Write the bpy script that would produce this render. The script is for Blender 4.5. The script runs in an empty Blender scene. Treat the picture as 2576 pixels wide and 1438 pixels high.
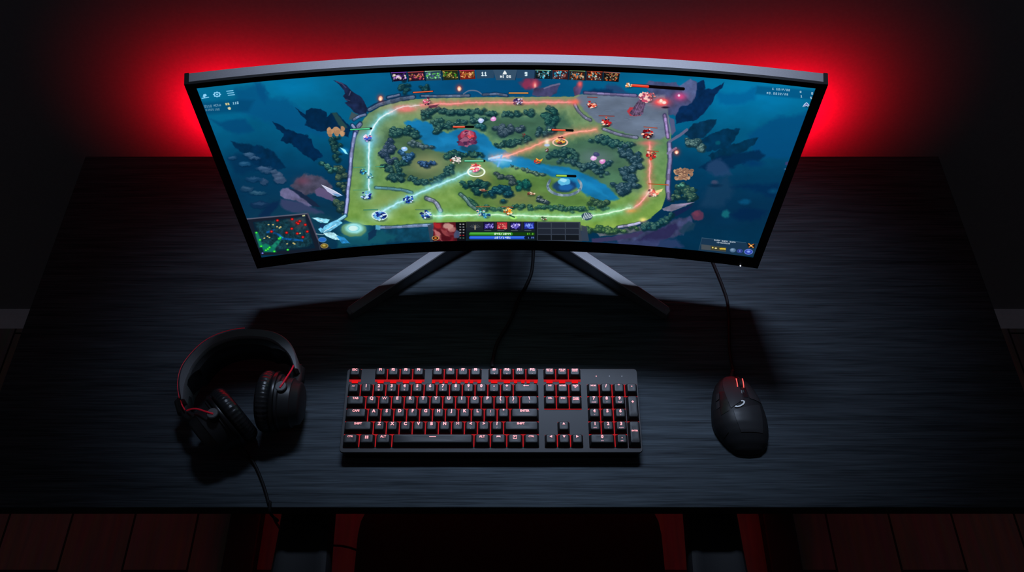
import bpy, bmesh, math, random
import numpy as np
from mathutils import Vector, Matrix, Euler

# ------------------------------------------------------------------ helpers
SC = bpy.context.scene
COL = SC.collection
FPX = 2266.0                       # focal length in pixels of a 2576 x 1438 frame
PITCH = math.radians(55.3)
DESK = 0.73                        # height of the desk top
CAMH = DESK + 1.213                # height of the camera
ST, CT = math.sin(PITCH), math.cos(PITCH)

def at(px, py, h=0.0):
    """point at height h above the desk top that projects to image pixel (px, py)"""
    a = (px - 1288.0) / FPX; b = (py - 719.0) / FPX
    d = Vector((a, CT - b * ST, -ST - b * CT))
    t = (DESK + h - CAMH) / d.z
    return Vector((d.x * t, d.y * t, DESK + h))

def at_depth(px, py, s):
    a = (px - 1288.0) / FPX; b = (py - 719.0) / FPX
    d = Vector((a, CT - b * ST, -ST - b * CT))
    t = s / d.y
    return Vector((d.x * t, s, CAMH + d.z * t))

def tag(o, label=None, cat=None, group=None, kind=None):
    if label: o['label'] = label
    if cat: o['category'] = cat
    if group: o['group'] = group
    if kind: o['kind'] = kind
    return o

def thing(name, label, cat, loc=(0, 0, 0), rz=0.0, group=None):
    o = bpy.data.objects.new(name, None)
    o.empty_display_size = 0.05
    COL.objects.link(o)
    o.location = loc; o.rotation_euler = (0, 0, rz)
    return tag(o, label, cat, group)

def obj(name, bm, m, parent=None, smooth=None, mats=None):
    bmesh.ops.recalc_face_normals(bm, faces=bm.faces[:])
    me = bpy.data.meshes.new(name)
    bm.to_mesh(me); bm.free()
    if smooth is not None:
        for p in me.polygons: p.use_smooth = True
        if smooth < 3.2:
            me.set_sharp_from_angle(angle=smooth)
    o = bpy.data.objects.new(name, me)
    for mm in (mats or [m]): me.materials.append(mm)
    COL.objects.link(o)
    if parent is not None:
        o.parent = parent
    return o

def struct(name, bm, m):
    return tag(obj(name, bm, m), kind='structure')

def local(o_parent, v):
    """world point in the local frame of a thing (things only move and turn about z)"""
    M = Matrix.Translation(o_parent.location) @ Euler(o_parent.rotation_euler).to_matrix().to_4x4()
    return M.inverted() @ Vector(v)

# ---- shapes
def add_box(bm, x0, x1, y0, y1, z0, z1, mi=0):
    vs = [bm.verts.new((x, y, z)) for z in (z0, z1) for y in (y0, y1) for x in (x0, x1)]
    for q in ((0, 1, 3, 2), (4, 6, 7, 5), (0, 4, 5, 1), (1, 5, 7, 3), (3, 7, 6, 2), (2, 6, 4, 0)):
        f = bm.faces.new([vs[i] for i in q]); f.material_index = mi
    return vs

def bevel_all(bm, w, seg=2):
    bmesh.ops.bevel(bm, geom=bm.edges[:], offset=w, segments=seg, affect='EDGES', profile=0.6)

def rbox(x0, x1, y0, y1, z0, z1, bev=0.002, seg=2):
    bm = bmesh.new(); add_box(bm, x0, x1, y0, y1, z0, z1)
    bevel_all(bm, bev, seg); return bm

def loft(bm, loops, cap0=True, cap1=True, closed=True, mi=0):
    rows = [[bm.verts.new(p) for p in L] for L in loops]
    n = len(rows[0])
    for a, b in zip(rows[:-1], rows[1:]):
        for i in range(n if closed else n - 1):
            j = (i + 1) % n
            f = bm.faces.new((a[i], a[j], b[j], b[i])); f.material_index = mi
    if cap0 and n > 2: bm.faces.new(rows[0][::-1]).material_index = mi
    if cap1 and n > 2: bm.faces.new(rows[-1]).material_index = mi
    return rows

def rrect(w, d, r, n=4, cx=0.0, cy=0.0, z=0.0):
    pts = []
    for k, (sx, sy) in enumerate(((1, 1), (-1, 1), (-1, -1), (1, -1))):
        for i in range(n + 1):
            a = math.pi / 2 * (k + i / n)
            pts.append(Vector((cx + sx * (w / 2 - r) + r * math.cos(a), cy + sy * (d / 2 - r) + r * math.sin(a), z)))
    return pts

def catmull(pts, n=8):
    P = [Vector(p) for p in pts]
    P = [2 * P[0] - P[1]] + P + [2 * P[-1] - P[-2]]
    out = []
    for i in range(1, len(P) - 2):
        p0, p1, p2, p3 = P[i - 1], P[i], P[i + 1], P[i + 2]
        for k in range(n):
            t = k / n
            out.append(0.5 * ((2 * p1) + (p2 - p0) * t + (2 * p0 - 5 * p1 + 4 * p2 - p3) * t * t + (3 * p1 - p0 - 3 * p2 + p3) * t ** 3))
    out.append(P[-2].copy())
    return out

def add_tube(bm, path, r, n=10, up=Vector((0, 0, 1)), rx=None):
    """tube along a path; r a number or a list"""
    loops = []
    N = len(path)
    for i, p in enumerate(path):
        p = Vector(p)
        t = (Vector(path[min(i + 1, N - 1)]) - Vector(path[max(i - 1, 0)])).normalized()
        u = up if abs(t.dot(up)) < 0.95 else Vector((0, 1, 0))
        a = t.cross(u).normalized(); b = a.cross(t).normalized()
        ri = r[i] if hasattr(r, '__len__') else r
        loops.append([p + a * (ri * math.cos(2 * math.pi * k / n)) + b * (ri * math.sin(2 * math.pi * k / n)) for k in range(n)])
    loft(bm, loops)

def tube(path, r, n=10):
    bm = bmesh.new(); add_tube(bm, path, r, n); return bm

def add_lathe(bm, prof, n=32, M=None):
    """profile of (radius, height) turned about z, then moved by M"""
    loops = []
    for r, z in prof:
        L = [Vector((max(r, 1e-5) * math.cos(2 * math.pi * k / n), max(r, 1e-5) * math.sin(2 * math.pi * k / n), z)) for k in range(n)]
        if M is not None: L = [M @ v for v in L]
        loops.append(L)
    loft(bm, loops)

def add_sweep(bm, path, section, up=Vector((0, 0, 1))):
    """section: list of (side, up) offsets; side is to the right of the direction of travel"""
    loops = []
    N = len(path)
    for i, p in enumerate(path):
        t = (Vector(path[min(i + 1, N - 1)]) - Vector(path[max(i - 1, 0)]))
        t.z = 0; t.normalize()
        side = t.cross(up).normalized()
        sec = section(i / (N - 1)) if callable(section) else section
        loops.append([Vector(p) + side * a + up * b for a, b in sec])
    loft(bm, loops)

# ---- materials
def mat(name, col, rough=0.5, metal=0.0, spec=0.5, emit=None, estr=1.0, bump=None, var=0.0, coat=0.0):
    """bump = (scale, strength, stretch_xyz); var mixes a little noise into the colour"""
    m = bpy.data.materials.new(name); m.use_nodes = True
    nt = m.node_tree; b = nt.nodes['Principled BSDF']
    b.inputs['Base Color'].default_value = (*col, 1)
    b.inputs['Roughness'].default_value = rough
    b.inputs['Metallic'].default_value = metal
    b.inputs['Specular IOR Level'].default_value = spec
    if coat: b.inputs['Coat Weight'].default_value = coat; b.inputs['Coat Roughness'].default_value = 0.15
    if emit is not None:
        b.inputs['Emission Color'].default_value = (*emit, 1)
        b.inputs['Emission Strength'].default_value = estr
    if bump or var:
        tc = nt.nodes.new('ShaderNodeTexCoord'); mp = nt.nodes.new('ShaderNodeMapping')
        nz = nt.nodes.new('ShaderNodeTexNoise')
        sc, st, stretch = bump or (40, 0.0, (1, 1, 1))
        mp.inputs['Scale'].default_value = stretch
        nz.inputs['Scale'].default_value = sc; nz.inputs['Detail'].default_value = 6
        nt.links.new(tc.outputs['Object'], mp.inputs['Vector']); nt.links.new(mp.outputs['Vector'], nz.inputs['Vector'])
        if bump:
            bp = nt.nodes.new('ShaderNodeBump'); bp.inputs['Strength'].default_value = st; bp.inputs['Distance'].default_value = 0.001
            nt.links.new(nz.outputs['Fac'], bp.inputs['Height']); nt.links.new(bp.outputs['Normal'], b.inputs['Normal'])
        if var:
            rp = nt.nodes.new('ShaderNodeValToRGB')
            rp.color_ramp.elements[0].color = (*[c * (1 - var) for c in col], 1); rp.color_ramp.elements[0].position = 0.3
            rp.color_ramp.elements[1].color = (*[c * (1 + var) for c in col], 1); rp.color_ramp.elements[1].position = 0.7
            nt.links.new(nz.outputs['Fac'], rp.inputs['Fac']); nt.links.new(rp.outputs['Color'], b.inputs['Base Color'])
    return m

def lin(r, g, b):
    f = lambda c: (c / 255 / 12.92) if c <= 10 else ((c / 255 + 0.055) / 1.055) ** 2.4
    return (f(r), f(g), f(b))
# ------------------------------------------------------------------ materials
def wood_material():
    m = mat('black_stained_wood', (0.030, 0.031, 0.034), 0.66, spec=0.07)
    nt = m.node_tree; b = nt.nodes['Principled BSDF']
    tc = nt.nodes.new('ShaderNodeTexCoord')
    def noise(scale, stretch, detail=8, dist=0.0):
        mp = nt.nodes.new('ShaderNodeMapping'); mp.inputs['Scale'].default_value = stretch
        nz = nt.nodes.new('ShaderNodeTexNoise'); nz.inputs['Scale'].default_value = scale
        nz.inputs['Detail'].default_value = detail; nz.inputs['Distortion'].default_value = dist
        nt.links.new(tc.outputs['Object'], mp.inputs['Vector']); nt.links.new(mp.outputs['Vector'], nz.inputs['Vector'])
        return nz
    a = noise(14, (0.35, 9, 1), 8, 0.6); c = noise(60, (0.25, 9, 1), 5, 0.3)
    mx = nt.nodes.new('ShaderNodeMath'); mx.operation = 'ADD'
    nt.links.new(a.outputs['Fac'], mx.inputs[0]); nt.links.new(c.outputs['Fac'], mx.inputs[1])
    rp = nt.nodes.new('ShaderNodeValToRGB')
    rp.color_ramp.elements[0].position = 0.35; rp.color_ramp.elements[0].color = (0.016, 0.0205, 0.0250, 1)
    rp.color_ramp.elements[1].position = 0.68; rp.color_ramp.elements[1].color = (0.058, 0.074, 0.088, 1)
    hf = nt.nodes.new('ShaderNodeMath'); hf.operation = 'MULTIPLY'; hf.inputs[1].default_value = 0.5
    nt.links.new(mx.outputs[0], hf.inputs[0]); nt.links.new(hf.outputs[0], rp.inputs['Fac'])
    nt.links.new(rp.outputs['Color'], b.inputs['Base Color'])
    bp = nt.nodes.new('ShaderNodeBump'); bp.inputs['Strength'].default_value = 0.7; bp.inputs['Distance'].default_value = 0.0015
    nt.links.new(hf.outputs[0], bp.inputs['Height']); nt.links.new(bp.outputs['Normal'], b.inputs['Normal'])
    return m

def floor_material():
    m = mat('dark_oak_planks', (0.10, 0.075, 0.055), 0.55, spec=0.3)
    nt = m.node_tree; b = nt.nodes['Principled BSDF']
    tc = nt.nodes.new('ShaderNodeTexCoord')
    mp = nt.nodes.new('ShaderNodeMapping'); mp.inputs['Rotation'].default_value = (0, 0, math.pi / 2)
    br = nt.nodes.new('ShaderNodeTexBrick')
    br.inputs['Scale'].default_value = 1.0; br.inputs['Brick Width'].default_value = 1.2; br.inputs['Row Height'].default_value = 0.14
    br.inputs['Mortar Size'].default_value = 0.0025
    br.inputs['Color1'].default_value = (0.29, 0.235, 0.20, 1); br.inputs['Color2'].default_value = (0.24, 0.195, 0.17, 1)
    br.inputs['Mortar'].default_value = (0.02, 0.015, 0.012, 1)
    nt.links.new(tc.outputs['Object'], mp.inputs['Vector']); nt.links.new(mp.outputs['Vector'], br.inputs['Vector'])
    m2 = nt.nodes.new('ShaderNodeMapping'); m2.inputs['Scale'].default_value = (8, 0.6, 1)
    nz = nt.nodes.new('ShaderNodeTexNoise'); nz.inputs['Scale'].default_value = 9; nz.inputs['Detail'].default_value = 8
    nt.links.new(tc.outputs['Object'], m2.inputs['Vector']); nt.links.new(m2.outputs['Vector'], nz.inputs['Vector'])
    mix = nt.nodes.new('ShaderNodeMix'); mix.data_type = 'RGBA'; mix.blend_type = 'MULTIPLY'; mix.inputs['Factor'].default_value = 0.7
    nt.links.new(br.outputs['Color'], mix.inputs['A']); nt.links.new(nz.outputs['Color'], mix.inputs['B'])
    nt.links.new(mix.outputs['Result'], b.inputs['Base Color'])
    return m

M_WOOD = wood_material()
M_FLOOR = floor_material()
M_WALL = mat('charcoal_wall_paint', (0.165, 0.157, 0.165), 0.9, spec=0.1, bump=(180, 0.12, (1, 1, 1)), var=0.05)
M_BASE = mat('grey_white_trim_paint', (0.75, 0.71, 0.78), 0.5, spec=0.3, var=0.04, bump=(60, 0.02, (1, 1, 1)))
M_STEEL = mat('black_powder_coat', (0.012, 0.012, 0.013), 0.55, spec=0.3, bump=(900, 0.08, (1, 1, 1)))
M_EDGE = mat('black_edge_band', (0.008, 0.008, 0.009), 0.6, spec=0.2, bump=(300, 0.05, (1, 1, 1)))
M_BEZEL = mat('black_bezel_plastic', (0.005, 0.005, 0.006), 0.45, spec=0.25, bump=(700, 0.05, (1, 1, 1)))
M_SILVER = mat('silver_grey_shell', (0.23, 0.215, 0.225), 0.42, metal=0.25, spec=0.5, bump=(500, 0.03, (1, 1, 1)), var=0.04)
M_STAND = mat('grey_metal_stand', (0.15, 0.15, 0.16), 0.38, metal=0.5, bump=(500, 0.03, (1, 1, 1)), var=0.04)
M_RUBBER = mat('black_rubber', (0.008, 0.008, 0.009), 0.6, spec=0.3, bump=(500, 0.1, (1, 1, 1)))
M_CABLE = mat('black_cable_sheath', (0.006, 0.006, 0.007), 0.55, spec=0.12, bump=(1500, 0.3, (1, 1, 1)))

# ------------------------------------------------------------------ the room
WALL_Y = 1.232
bm = bmesh.new(); add_box(bm, -2.6, 2.6, WALL_Y, WALL_Y + 0.12, 0.0, 2.6)
struct('wall_back', bm, M_WALL)
bm = bmesh.new(); add_box(bm, -2.6, 2.6, -1.8, WALL_Y + 0.12, -0.06, 0.0)
struct('floor', bm, M_FLOOR)
bm = bmesh.new(); add_box(bm, -2.6, 2.6, WALL_Y - 0.018, WALL_Y, 0.0, 0.063)
struct('baseboard_back', bm, M_BASE)

# ------------------------------------------------------------------ desk
DX = 0.776; DY0, DY1 = 0.4633, 1.1265
desk = thing('desk', 'wide black stained wooden desk carrying the curved monitor and keyboard', 'desk', (0, 0.795, 0))
def d_(bm): bmesh.ops.translate(bm, verts=bm.verts[:], vec=(0, -0.795, 0)); return bm
bm = rbox(-DX, DX, DY0, DY1, DESK - 0.026, DESK, 0.0012, 2)
for f in bm.faces:
    f.material_index = 0 if f.calc_center_median().z > DESK - 0.003 else 1
obj('desktop', d_(bm), None, desk, mats=[M_WOOD, M_EDGE])
for sx in (-1, 1):
    bm = rbox(sx * 0.583 - 0.034, sx * 0.583 + 0.034, 0.49, 1.08, 0.0, 0.035, 0.004)
    obj('foot', d_(bm), M_STEEL, desk)
    bm = rbox(sx * 0.583 - 0.030, sx * 0.583 + 0.030, 0.76, 0.85, 0.0351, DESK - 0.0261, 0.003)
    obj('leg', d_(bm), M_STEEL, desk)
bm = rbox(-0.552, 0.552, 0.785, 0.825, DESK - 0.075, DESK - 0.0265, 0.003)
obj('crossbar', d_(bm), M_STEEL, desk)

# ------------------------------------------------------------------ camera, lights, world
cam = bpy.data.cameras.new('camera'); co = bpy.data.objects.new('camera', cam); COL.objects.link(co)
co.location = (0, 0, CAMH); co.rotation_euler = (math.pi / 2 - PITCH, 0, 0)
cam.sensor_fit = 'HORIZONTAL'; cam.sensor_width = 36.0; cam.lens = 36.0 * FPX / 2576.0
cam.clip_start = 0.02
SC.camera = co
w = bpy.data.worlds.new('dark_room'); SC.world = w; w.use_nodes = True
w.node_tree.nodes['Background'].inputs[0].default_value = (0.85, 0.85, 1.0, 1)
w.node_tree.nodes['Background'].inputs[1].default_value = 0.03
SC.view_settings.view_transform = 'Standard'; SC.view_settings.look = 'None'
SC.view_settings.exposure = 0.0; SC.view_settings.gamma = 1.0
SC.view_settings.use_curve_mapping = False
SC.cycles.use_denoising = True
SC.cycles.max_bounces = 8

def lamp(name, typ, loc, target=None, **kw):
    l = bpy.data.lights.new(name, typ); o = bpy.data.objects.new(name, l); COL.objects.link(o)
    o.location = loc
    if target is not None:
        o.rotation_euler = (Vector(target) - Vector(loc)).to_track_quat('-Z', 'Y').to_euler()
    for k, v in kw.items(): setattr(l, k, v)
    return o
# long ceiling lamp above and a little behind the monitor
lamp('strip_lamp', 'AREA', (0.03, 1.13, DESK + 1.28), (0.03, 0.765, DESK), energy=1.70, color=(0.60, 0.74, 1.0),
     shape='RECTANGLE', size=0.62, size_y=0.09, spread=math.radians(39))
# red light bars in the gap between the desk and the wall, turned to the wall
for nm, x, L, e in (('red_light_bar', -0.005, 0.90, 6.2), ('red_light_bar', -0.515, 0.07, 1.85), ('red_light_bar', 0.505, 0.07, 1.85)):
    lamp(nm, 'AREA', (x, DY1 + 0.006, DESK + 0.004), (x, WALL_Y, DESK + 0.004), energy=e, color=(1.0, 0.0, 0.014),
         shape='RECTANGLE', size=L, size_y=0.012, spread=math.radians(150))
# ------------------------------------------------------------------ the picture on the screen
# The curved screen: a piece of an upright cylinder
CX, SCY, RAD = -0.007, 0.839, 2.10
PHI = math.asin(0.3695 / RAD); SZ0, SZ1 = 0.124, 0.4637
TW, TH = 2048, 936
rng = np.random.default_rng(7)

def screen_uv(px, py):
    """where on the screen (0..1 across, 0..1 up) the camera ray of an image pixel lands"""
    px = np.asarray(px, float); py = np.asarray(py, float)
    a = (px - 1288.0) / FPX; b = (py - 719.0) / FPX
    dx, dy, dz = a, CT - b * ST, -ST - b * CT
    oy = -(SCY - RAD)
    A = dx * dx + dy * dy; B = -2 * dx * CX + 2 * dy * oy; Cc = CX * CX + oy * oy - RAD * RAD
    t = (-B + np.sqrt(B * B - 4 * A * Cc)) / (2 * A)
    x, y, z = dx * t - CX, dy * t + oy, CAMH + dz * t - DESK
    return (np.arctan2(x, y) / PHI + 1) / 2, (z - SZ0) / (SZ1 - SZ0)

_u = (np.arange(TW) + 0.5) / TW; _v = (np.arange(TH) + 0.5) / TH
_U, _V = np.meshgrid(_u, _v)
_ph = (_U * 2 - 1) * PHI
_x = CX + RAD * np.sin(_ph); _y = SCY - RAD + RAD * np.cos(_ph); _z = DESK + SZ0 + _V * (SZ1 - SZ0) - CAMH
_d = _y * CT - _z * ST
GX = 1288 + FPX * _x / _d                      # image pixel of each screen texel, projected through the camera
GY = 719 - FPX * (_y * ST + _z * CT) / _d
PIC = np.zeros((TH, TW, 3)); 

def vnoise(scale, octaves=4, seed=0, sx=1.0, sy=1.0):
    """fractal value noise over the image pixel grid, 0..1"""
    r = np.random.default_rng(seed); out = np.zeros((TH, TW)); amp = 1.0; tot = 0.0
    for o in range(octaves):
        T = r.random((96, 160))
        fx = (GX / (scale * sx)) * 2 ** o + 13.7 * o; fy = (GY / (scale * sy)) * 2 ** o + 5.1 * o
        ix = np.floor(fx).astype(int); iy = np.floor(fy).astype(int)
        tx = fx - ix; ty = fy - iy; tx = tx * tx * (3 - 2 * tx); ty = ty * ty * (3 - 2 * ty)
        g = lambda i, j: T[j % 96, i % 160]
        out += amp * ((g(ix, iy) * (1 - tx) + g(ix + 1, iy) * tx) * (1 - ty) + (g(ix, iy + 1) * (1 - tx) + g(ix + 1, iy + 1) * tx) * ty)
        tot += amp; amp *= 0.5
    return out / tot

N1 = vnoise(60, 5, 1); N2 = vnoise(14, 3, 2); N3 = vnoise(26, 4, 3, 2.2, 1.0); N4 = vnoise(5, 2, 4)
WX = (vnoise(9, 3, 5) - 0.5); WY = (vnoise(9, 3, 6) - 0.5)

def win(x0, y0, x1, y1, pad=3):
    xs = np.array([x0, x1, x0, x1, (x0 + x1) / 2, (x0 + x1) / 2]) ; ys = np.array([y0, y0, y1, y1, y0, y1])
    xs = xs + np.array([-pad, pad, -pad, pad, 0, 0]); ys = ys + np.array([-pad, -pad, pad, pad, -pad, pad])
    u, v = screen_uv(xs, ys)
    i0 = int(max(0, np.floor(u.min() * TW) - 2)); i1 = int(min(TW, np.ceil(u.max() * TW) + 3))
    j0 = int(max(0, np.floor(v.min() * TH) - 2)); j1 = int(min(TH, np.ceil(v.max() * TH) + 3))
    if i1 <= i0 or j1 <= j0: return None
    return (slice(j0, j1), slice(i0, i1))

def blend(s, m, col):
    m = np.clip(m, 0, 1)[..., None]
    PIC[s] = PIC[s] * (1 - m) + np.asarray(col, float) / 255.0 * m

def glow(s, m, col):
    PIC[s] = 1 - (1 - PIC[s]) * (1 - np.clip(m, 0, 1)[..., None] * np.asarray(col, float) / 255.0)

def segdist(X, Y, pts, closed=False):
    d = np.full(X.shape, 1e9); n = len(pts)
    for i in range(n if closed else n - 1):
        (ax, ay), (bx, by) = pts[i], pts[(i + 1) % n]
        ex, ey = bx - ax, by - ay; L = ex * ex + ey * ey + 1e-9
        t = np.clip(((X - ax) * ex + (Y - ay) * ey) / L, 0, 1)
        d = np.minimum(d, (X - ax - t * ex) ** 2 + (Y - ay - t * ey) ** 2)
    return np.sqrt(d)

def inside(X, Y, pts):
    r = np.zeros(X.shape, bool); n = len(pts); j = n - 1
    for i in range(n):
        (xi, yi), (xj, yj) = pts[i], pts[j]
        if yi != yj:
            r ^= ((yi > Y) != (yj > Y)) & (X < (xj - xi) * (Y - yi) / (yj - yi) + xi)
        j = i
    return r

def poly(pts, col, soft=0.8, a=1.0, rough=0.0, tex=None, shade=0.0):
    xs = [p[0] for p in pts]; ys = [p[1] for p in pts]
    s = win(min(xs), min(ys), max(xs), max(ys), soft + rough + 2)
    if s is None: return
    X = GX[s] + WX[s] * rough * 2; Y = GY[s] + WY[s] * rough * 2
    d = segdist(X, Y, pts, True); d = np.where(inside(X, Y, pts), d, -d)
    m = np.clip(d / (2 * soft) + 0.5, 0, 1) * a
    if shade or tex is not None:
        t = (tex if tex is not None else N2)[s]
        c = np.asarray(col, float)[None, None] / 255 * (1 + (t[..., None] - 0.5) * 2 * shade)
        PIC[s] = PIC[s] * (1 - m[..., None]) + np.clip(c, 0, 1) * m[..., None]
    else:
        blend(s, m, col)

def line(pts, w, col, soft=0.7, a=1.0, rough=0.0, add=False):
    xs = [p[0] for p in pts]; ys = [p[1] for p in pts]
    s = win(min(xs), min(ys), max(xs), max(ys), w + soft + rough + 2)
    if s is None: return
    d = segdist(GX[s] + WX[s] * rough * 2, GY[s] + WY[s] * rough * 2, pts)
    m = np.clip((w / 2 - d) / (2 * soft) + 0.5, 0, 1) * a
    (glow if add else blend)(s, m, col)

def beam(pts, col, core, w=4.0, gw=14.0, ga=0.55, flat=0.8):
    """a glowing lane: wide tinted halo, torn streaks and a thin bright core"""
    pts = smooth2(pts); xs = [p[0] for p in pts]; ys = [p[1] for p in pts]
    s = win(min(xs), min(ys), max(xs), max(ys), gw * 2.2)
    X, Y = GX[s], GY[s]
    d = segdist(X + WX[s] * 3, Y + WY[s] * 3, pts); d2 = segdist(X + WX[s] * 9, Y + WY[s] * 9, pts)
    blend(s, ga * 0.8 * np.exp(-(d2 / gw) ** 2) * (0.7 + 0.6 * N2[s]), col)
    blend(s, 0.75 * np.exp(-(d2 / w) ** 2) * (0.5 + 0.8 * N2[s]), mixc(col, core, 0.35))
    blend(s, np.exp(-(d / (w * 0.36)) ** 2) * (0.65 + 0.6 * N4[s]), core)

def smooth2(pts, n=6):
    if len(pts) < 3: return pts
    q = catmull([(p[0], p[1], 0) for p in pts], n)
    return [(v.x, v.y) for v in q]

def disc(cx, cy, rx, ry, col, soft=0.8, a=1.0, rough=0.0, ang=0.0, add=False):
    R = max(rx, ry)
    s = win(cx - R, cy - R, cx + R, cy + R, soft + rough + 2)
    if s is None: return
    X = GX[s] + WX[s] * rough * 2 - cx; Y = GY[s] + WY[s] * rough * 2 - cy
    c, sn = math.cos(ang), math.sin(ang)
    X, Y = X * c + Y * sn, -X * sn + Y * c
    q = np.sqrt((X / rx) ** 2 + (Y / ry) ** 2)
    m = np.clip((1 - q) * min(rx, ry) / (2 * soft) + 0.5, 0, 1) * a
    (glow if add else blend)(s, m, col)

def soft_disc(cx, cy, rx, ry, col, a=1.0, add=True):
    s = win(cx - 2.2 * rx, cy - 2.2 * ry, cx + 2.2 * rx, cy + 2.2 * ry, 2)
    if s is None: return
    q = ((GX[s] - cx) / rx) ** 2 + ((GY[s] - cy) / ry) ** 2
    (glow if add else blend)(s, a * np.exp(-q), col)

def ring(cx, cy, rx, ry, w, col, a=1.0):
    s = win(cx - rx - w, cy - ry - w, cx + rx + w, cy + ry + w, 3)
    if s is None: return
    q = np.sqrt(((GX[s] - cx) / rx) ** 2 + ((GY[s] - cy) / ry) ** 2)
    d = np.abs(q - 1) * min(rx, ry)
    blend(s, np.clip((w / 2 - d) / 1.0 + 0.5, 0, 1) * a, col)

def mixc(a, b, t): return tuple(a[i] * (1 - t) + b[i] * t for i in range(3))

def shard(x, y, r, flat, col, n=6, an=0.0, soft=0.55, a=1.0):
    pts = []
    for k in range(n):
        q = an + 2 * math.pi * (k + 0.5 * rng.random()) / n; rr = r * (0.62 + 0.62 * rng.random())
        pts.append((x + rr * math.cos(q), y + rr * flat * math.sin(q)))
    poly(pts, col, soft, a, 0.8)

def foliage(path, w, dark, light, dens=1.0, size=5.0, flat=0.75):
    """ragged clumps of leaves or boulders along a path, each with a dark foot and light upper facets"""
    P = smooth2(path, 8); n = int(max(3, dens * 1.15 * sum(math.dist(a, b) for a, b in zip(P[:-1], P[1:])) * w / (size * size * 1.6)))
    items = []
    for _ in range(n):
        k = rng.random() * (len(P) - 1); i = int(k); t = k - i
        x = P[i][0] * (1 - t) + P[min(i + 1, len(P) - 1)][0] * t; y = P[i][1] * (1 - t) + P[min(i + 1, len(P) - 1)][1] * t
        items.append((x + rng.normal() * w * 0.30, y + rng.normal() * w * 0.24))
    items.sort(key=lambda p: p[1])
    foot = mixc(dark, (0, 22, 34), 0.6)
    for x, y in items: disc(x + 2.0, y + size * 0.5, size * 1.3, size * 0.85, foot, 2.0, 0.8, 3.0)
    for x, y in items:
        r = size * (0.55 + 0.75 * rng.random()); c = mixc(dark, light, rng.random() ** 1.6 * 0.45); an = rng.random() * 6
        shard(x, y, r * 1.15, flat, mixc(c, foot, 0.55), 7, an)
        shard(x - r * 0.1, y - r * 0.15, r * 0.9, flat, c, 6, an)
        for q in range(2):
            shard(x - r * 0.2 + rng.normal() * r * 0.3, y - r * 0.35 + rng.normal() * r * 0.15, r * (0.28 + 0.2 * rng.random()), 0.55, mixc(c, light, 0.35 + 0.6 * rng.random()), 5, an, 0.5, 0.9)
        if rng.random() < 0.3: line([(x - r, y + r * 0.2), (x + r * 0.4, y - r * 0.5)], 0.9, mixc(light, (190, 215, 205), 0.3), 0.5, 0.6)

def stones(path, w, col, dark, step=8.0):
    """a low wall of stone blocks"""
    P = path
    line(P, w * 1.5, dark, 1.5, 0.8, 1.5)
    for a, b in zip(P[:-1], P[1:]):
        L = math.dist(a, b); n = max(1, int(L / step))
        for i in range(n):
            t0, t1 = (i + 0.08) / n, (i + 0.90) / n
            p = (a[0] + (b[0] - a[0]) * t0, a[1] + (b[1] - a[1]) * t0); q = (a[0] + (b[0] - a[0]) * t1, a[1] + (b[1] - a[1]) * t1)
            f = 0.78 + 0.4 * rng.random()
            line([p, q], w * (0.75 + 0.3 * rng.random()), tuple(c * f for c in col), 0.7, 1.0, 0.6)
            line([(p[0], p[1] - w * 0.22), (q[0], q[1] - w * 0.22)], w * 0.3, tuple(min(255, c * f * 1.25) for c in col), 0.6, 0.8, 0.6)

def splat(cx, cy, r, cols, n=14, flat=0.8, rough=1.0):
    """a small unit or building: many little angular patches of a few colours"""
    disc(cx + r * 0.2, cy + r * 0.5, r * 0.9, r * 0.4, (20, 40, 40), 1.5, 0.45, 2)
    for _ in range(int(n * 1.3)):
        a = rng.random() * 6.283; q = math.sqrt(rng.random()) * r * 0.92
        c = cols[int(rng.random() * len(cols))]
        shard(cx + q * math.cos(a), cy + q * math.sin(a) * flat, r * (0.16 + 0.24 * rng.random()), 0.75, c, 4 + int(rng.random() * 3), rng.random() * 6, 0.5, 0.95)

def bar(x0, y0, x1, y1, h, fill, frac, back=(8, 8, 10)):
    line([(x0, y0), (x1, y1)], h + 1.6, (6, 8, 12), 0.5, 0.9)
    line([(x0, y0), (x1, y1)], h, back, 0.5)
    xm, ym = x0 + (x1 - x0) * frac, y0 + (y1 - y0) * frac
    line([(x0, y0), (xm, ym)], h, fill, 0.5)
    line([(x0, y0 - h * 0.25), (xm, ym - h * 0.25)], h * 0.35, mixc(fill, (255, 255, 255), 0.35), 0.5, 0.8)

G5 = {'0': ('111', '101', '101', '101', '111'), '1': ('010', '110', '010', '010', '111'), '2': ('111', '001', '111', '100', '111'),
      '3': ('111', '001', '011', '001', '111'), '4': ('101', '101', '111', '001', '001'), '5': ('111', '100', '111', '001', '111'),
      '6': ('111', '100', '111', '101', '111'), '7': ('111', '001', '010', '010', '010'), '8': ('111', '101', '111', '101', '111'),
      '9': ('111', '101', '111', '001', '111'), '/': ('001', '001', '010', '100', '100'), ':': ('000', '010', '000', '010', '000'),
      'A': ('010', '101', '111', '101', '101'), 'B': ('110', '101', '110', '101', '110'), 'C': ('111', '100', '100', '100', '111'),
      'D': ('110', '101', '101', '101', '110'), 'E': ('111', '100', '110', '100', '111'), 'G': ('111', '100', '101', '101', '111'),
      'I': ('010', '010', '010', '010', '010'), 'M': ('101', '111', '111', '101', '101'), 'O': ('111', '101', '101', '101', '111'),
      'P': ('111', '101', '111', '100', '100'), 'R': ('110', '101', '110', '101', '101'), 'W': ('101', '101', '111', '111', '101'),
      'T': ('111', '010', '010', '010', '010'), 'S': ('111', '100', '111', '001', '111'), 'N': ('101', '111', '111', '111', '101'),
      '.': ('000', '000', '000', '000', '010'), '-': ('000', '000', '111', '000', '000'), 'L': ('100', '100', '100', '100', '111')}

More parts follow.
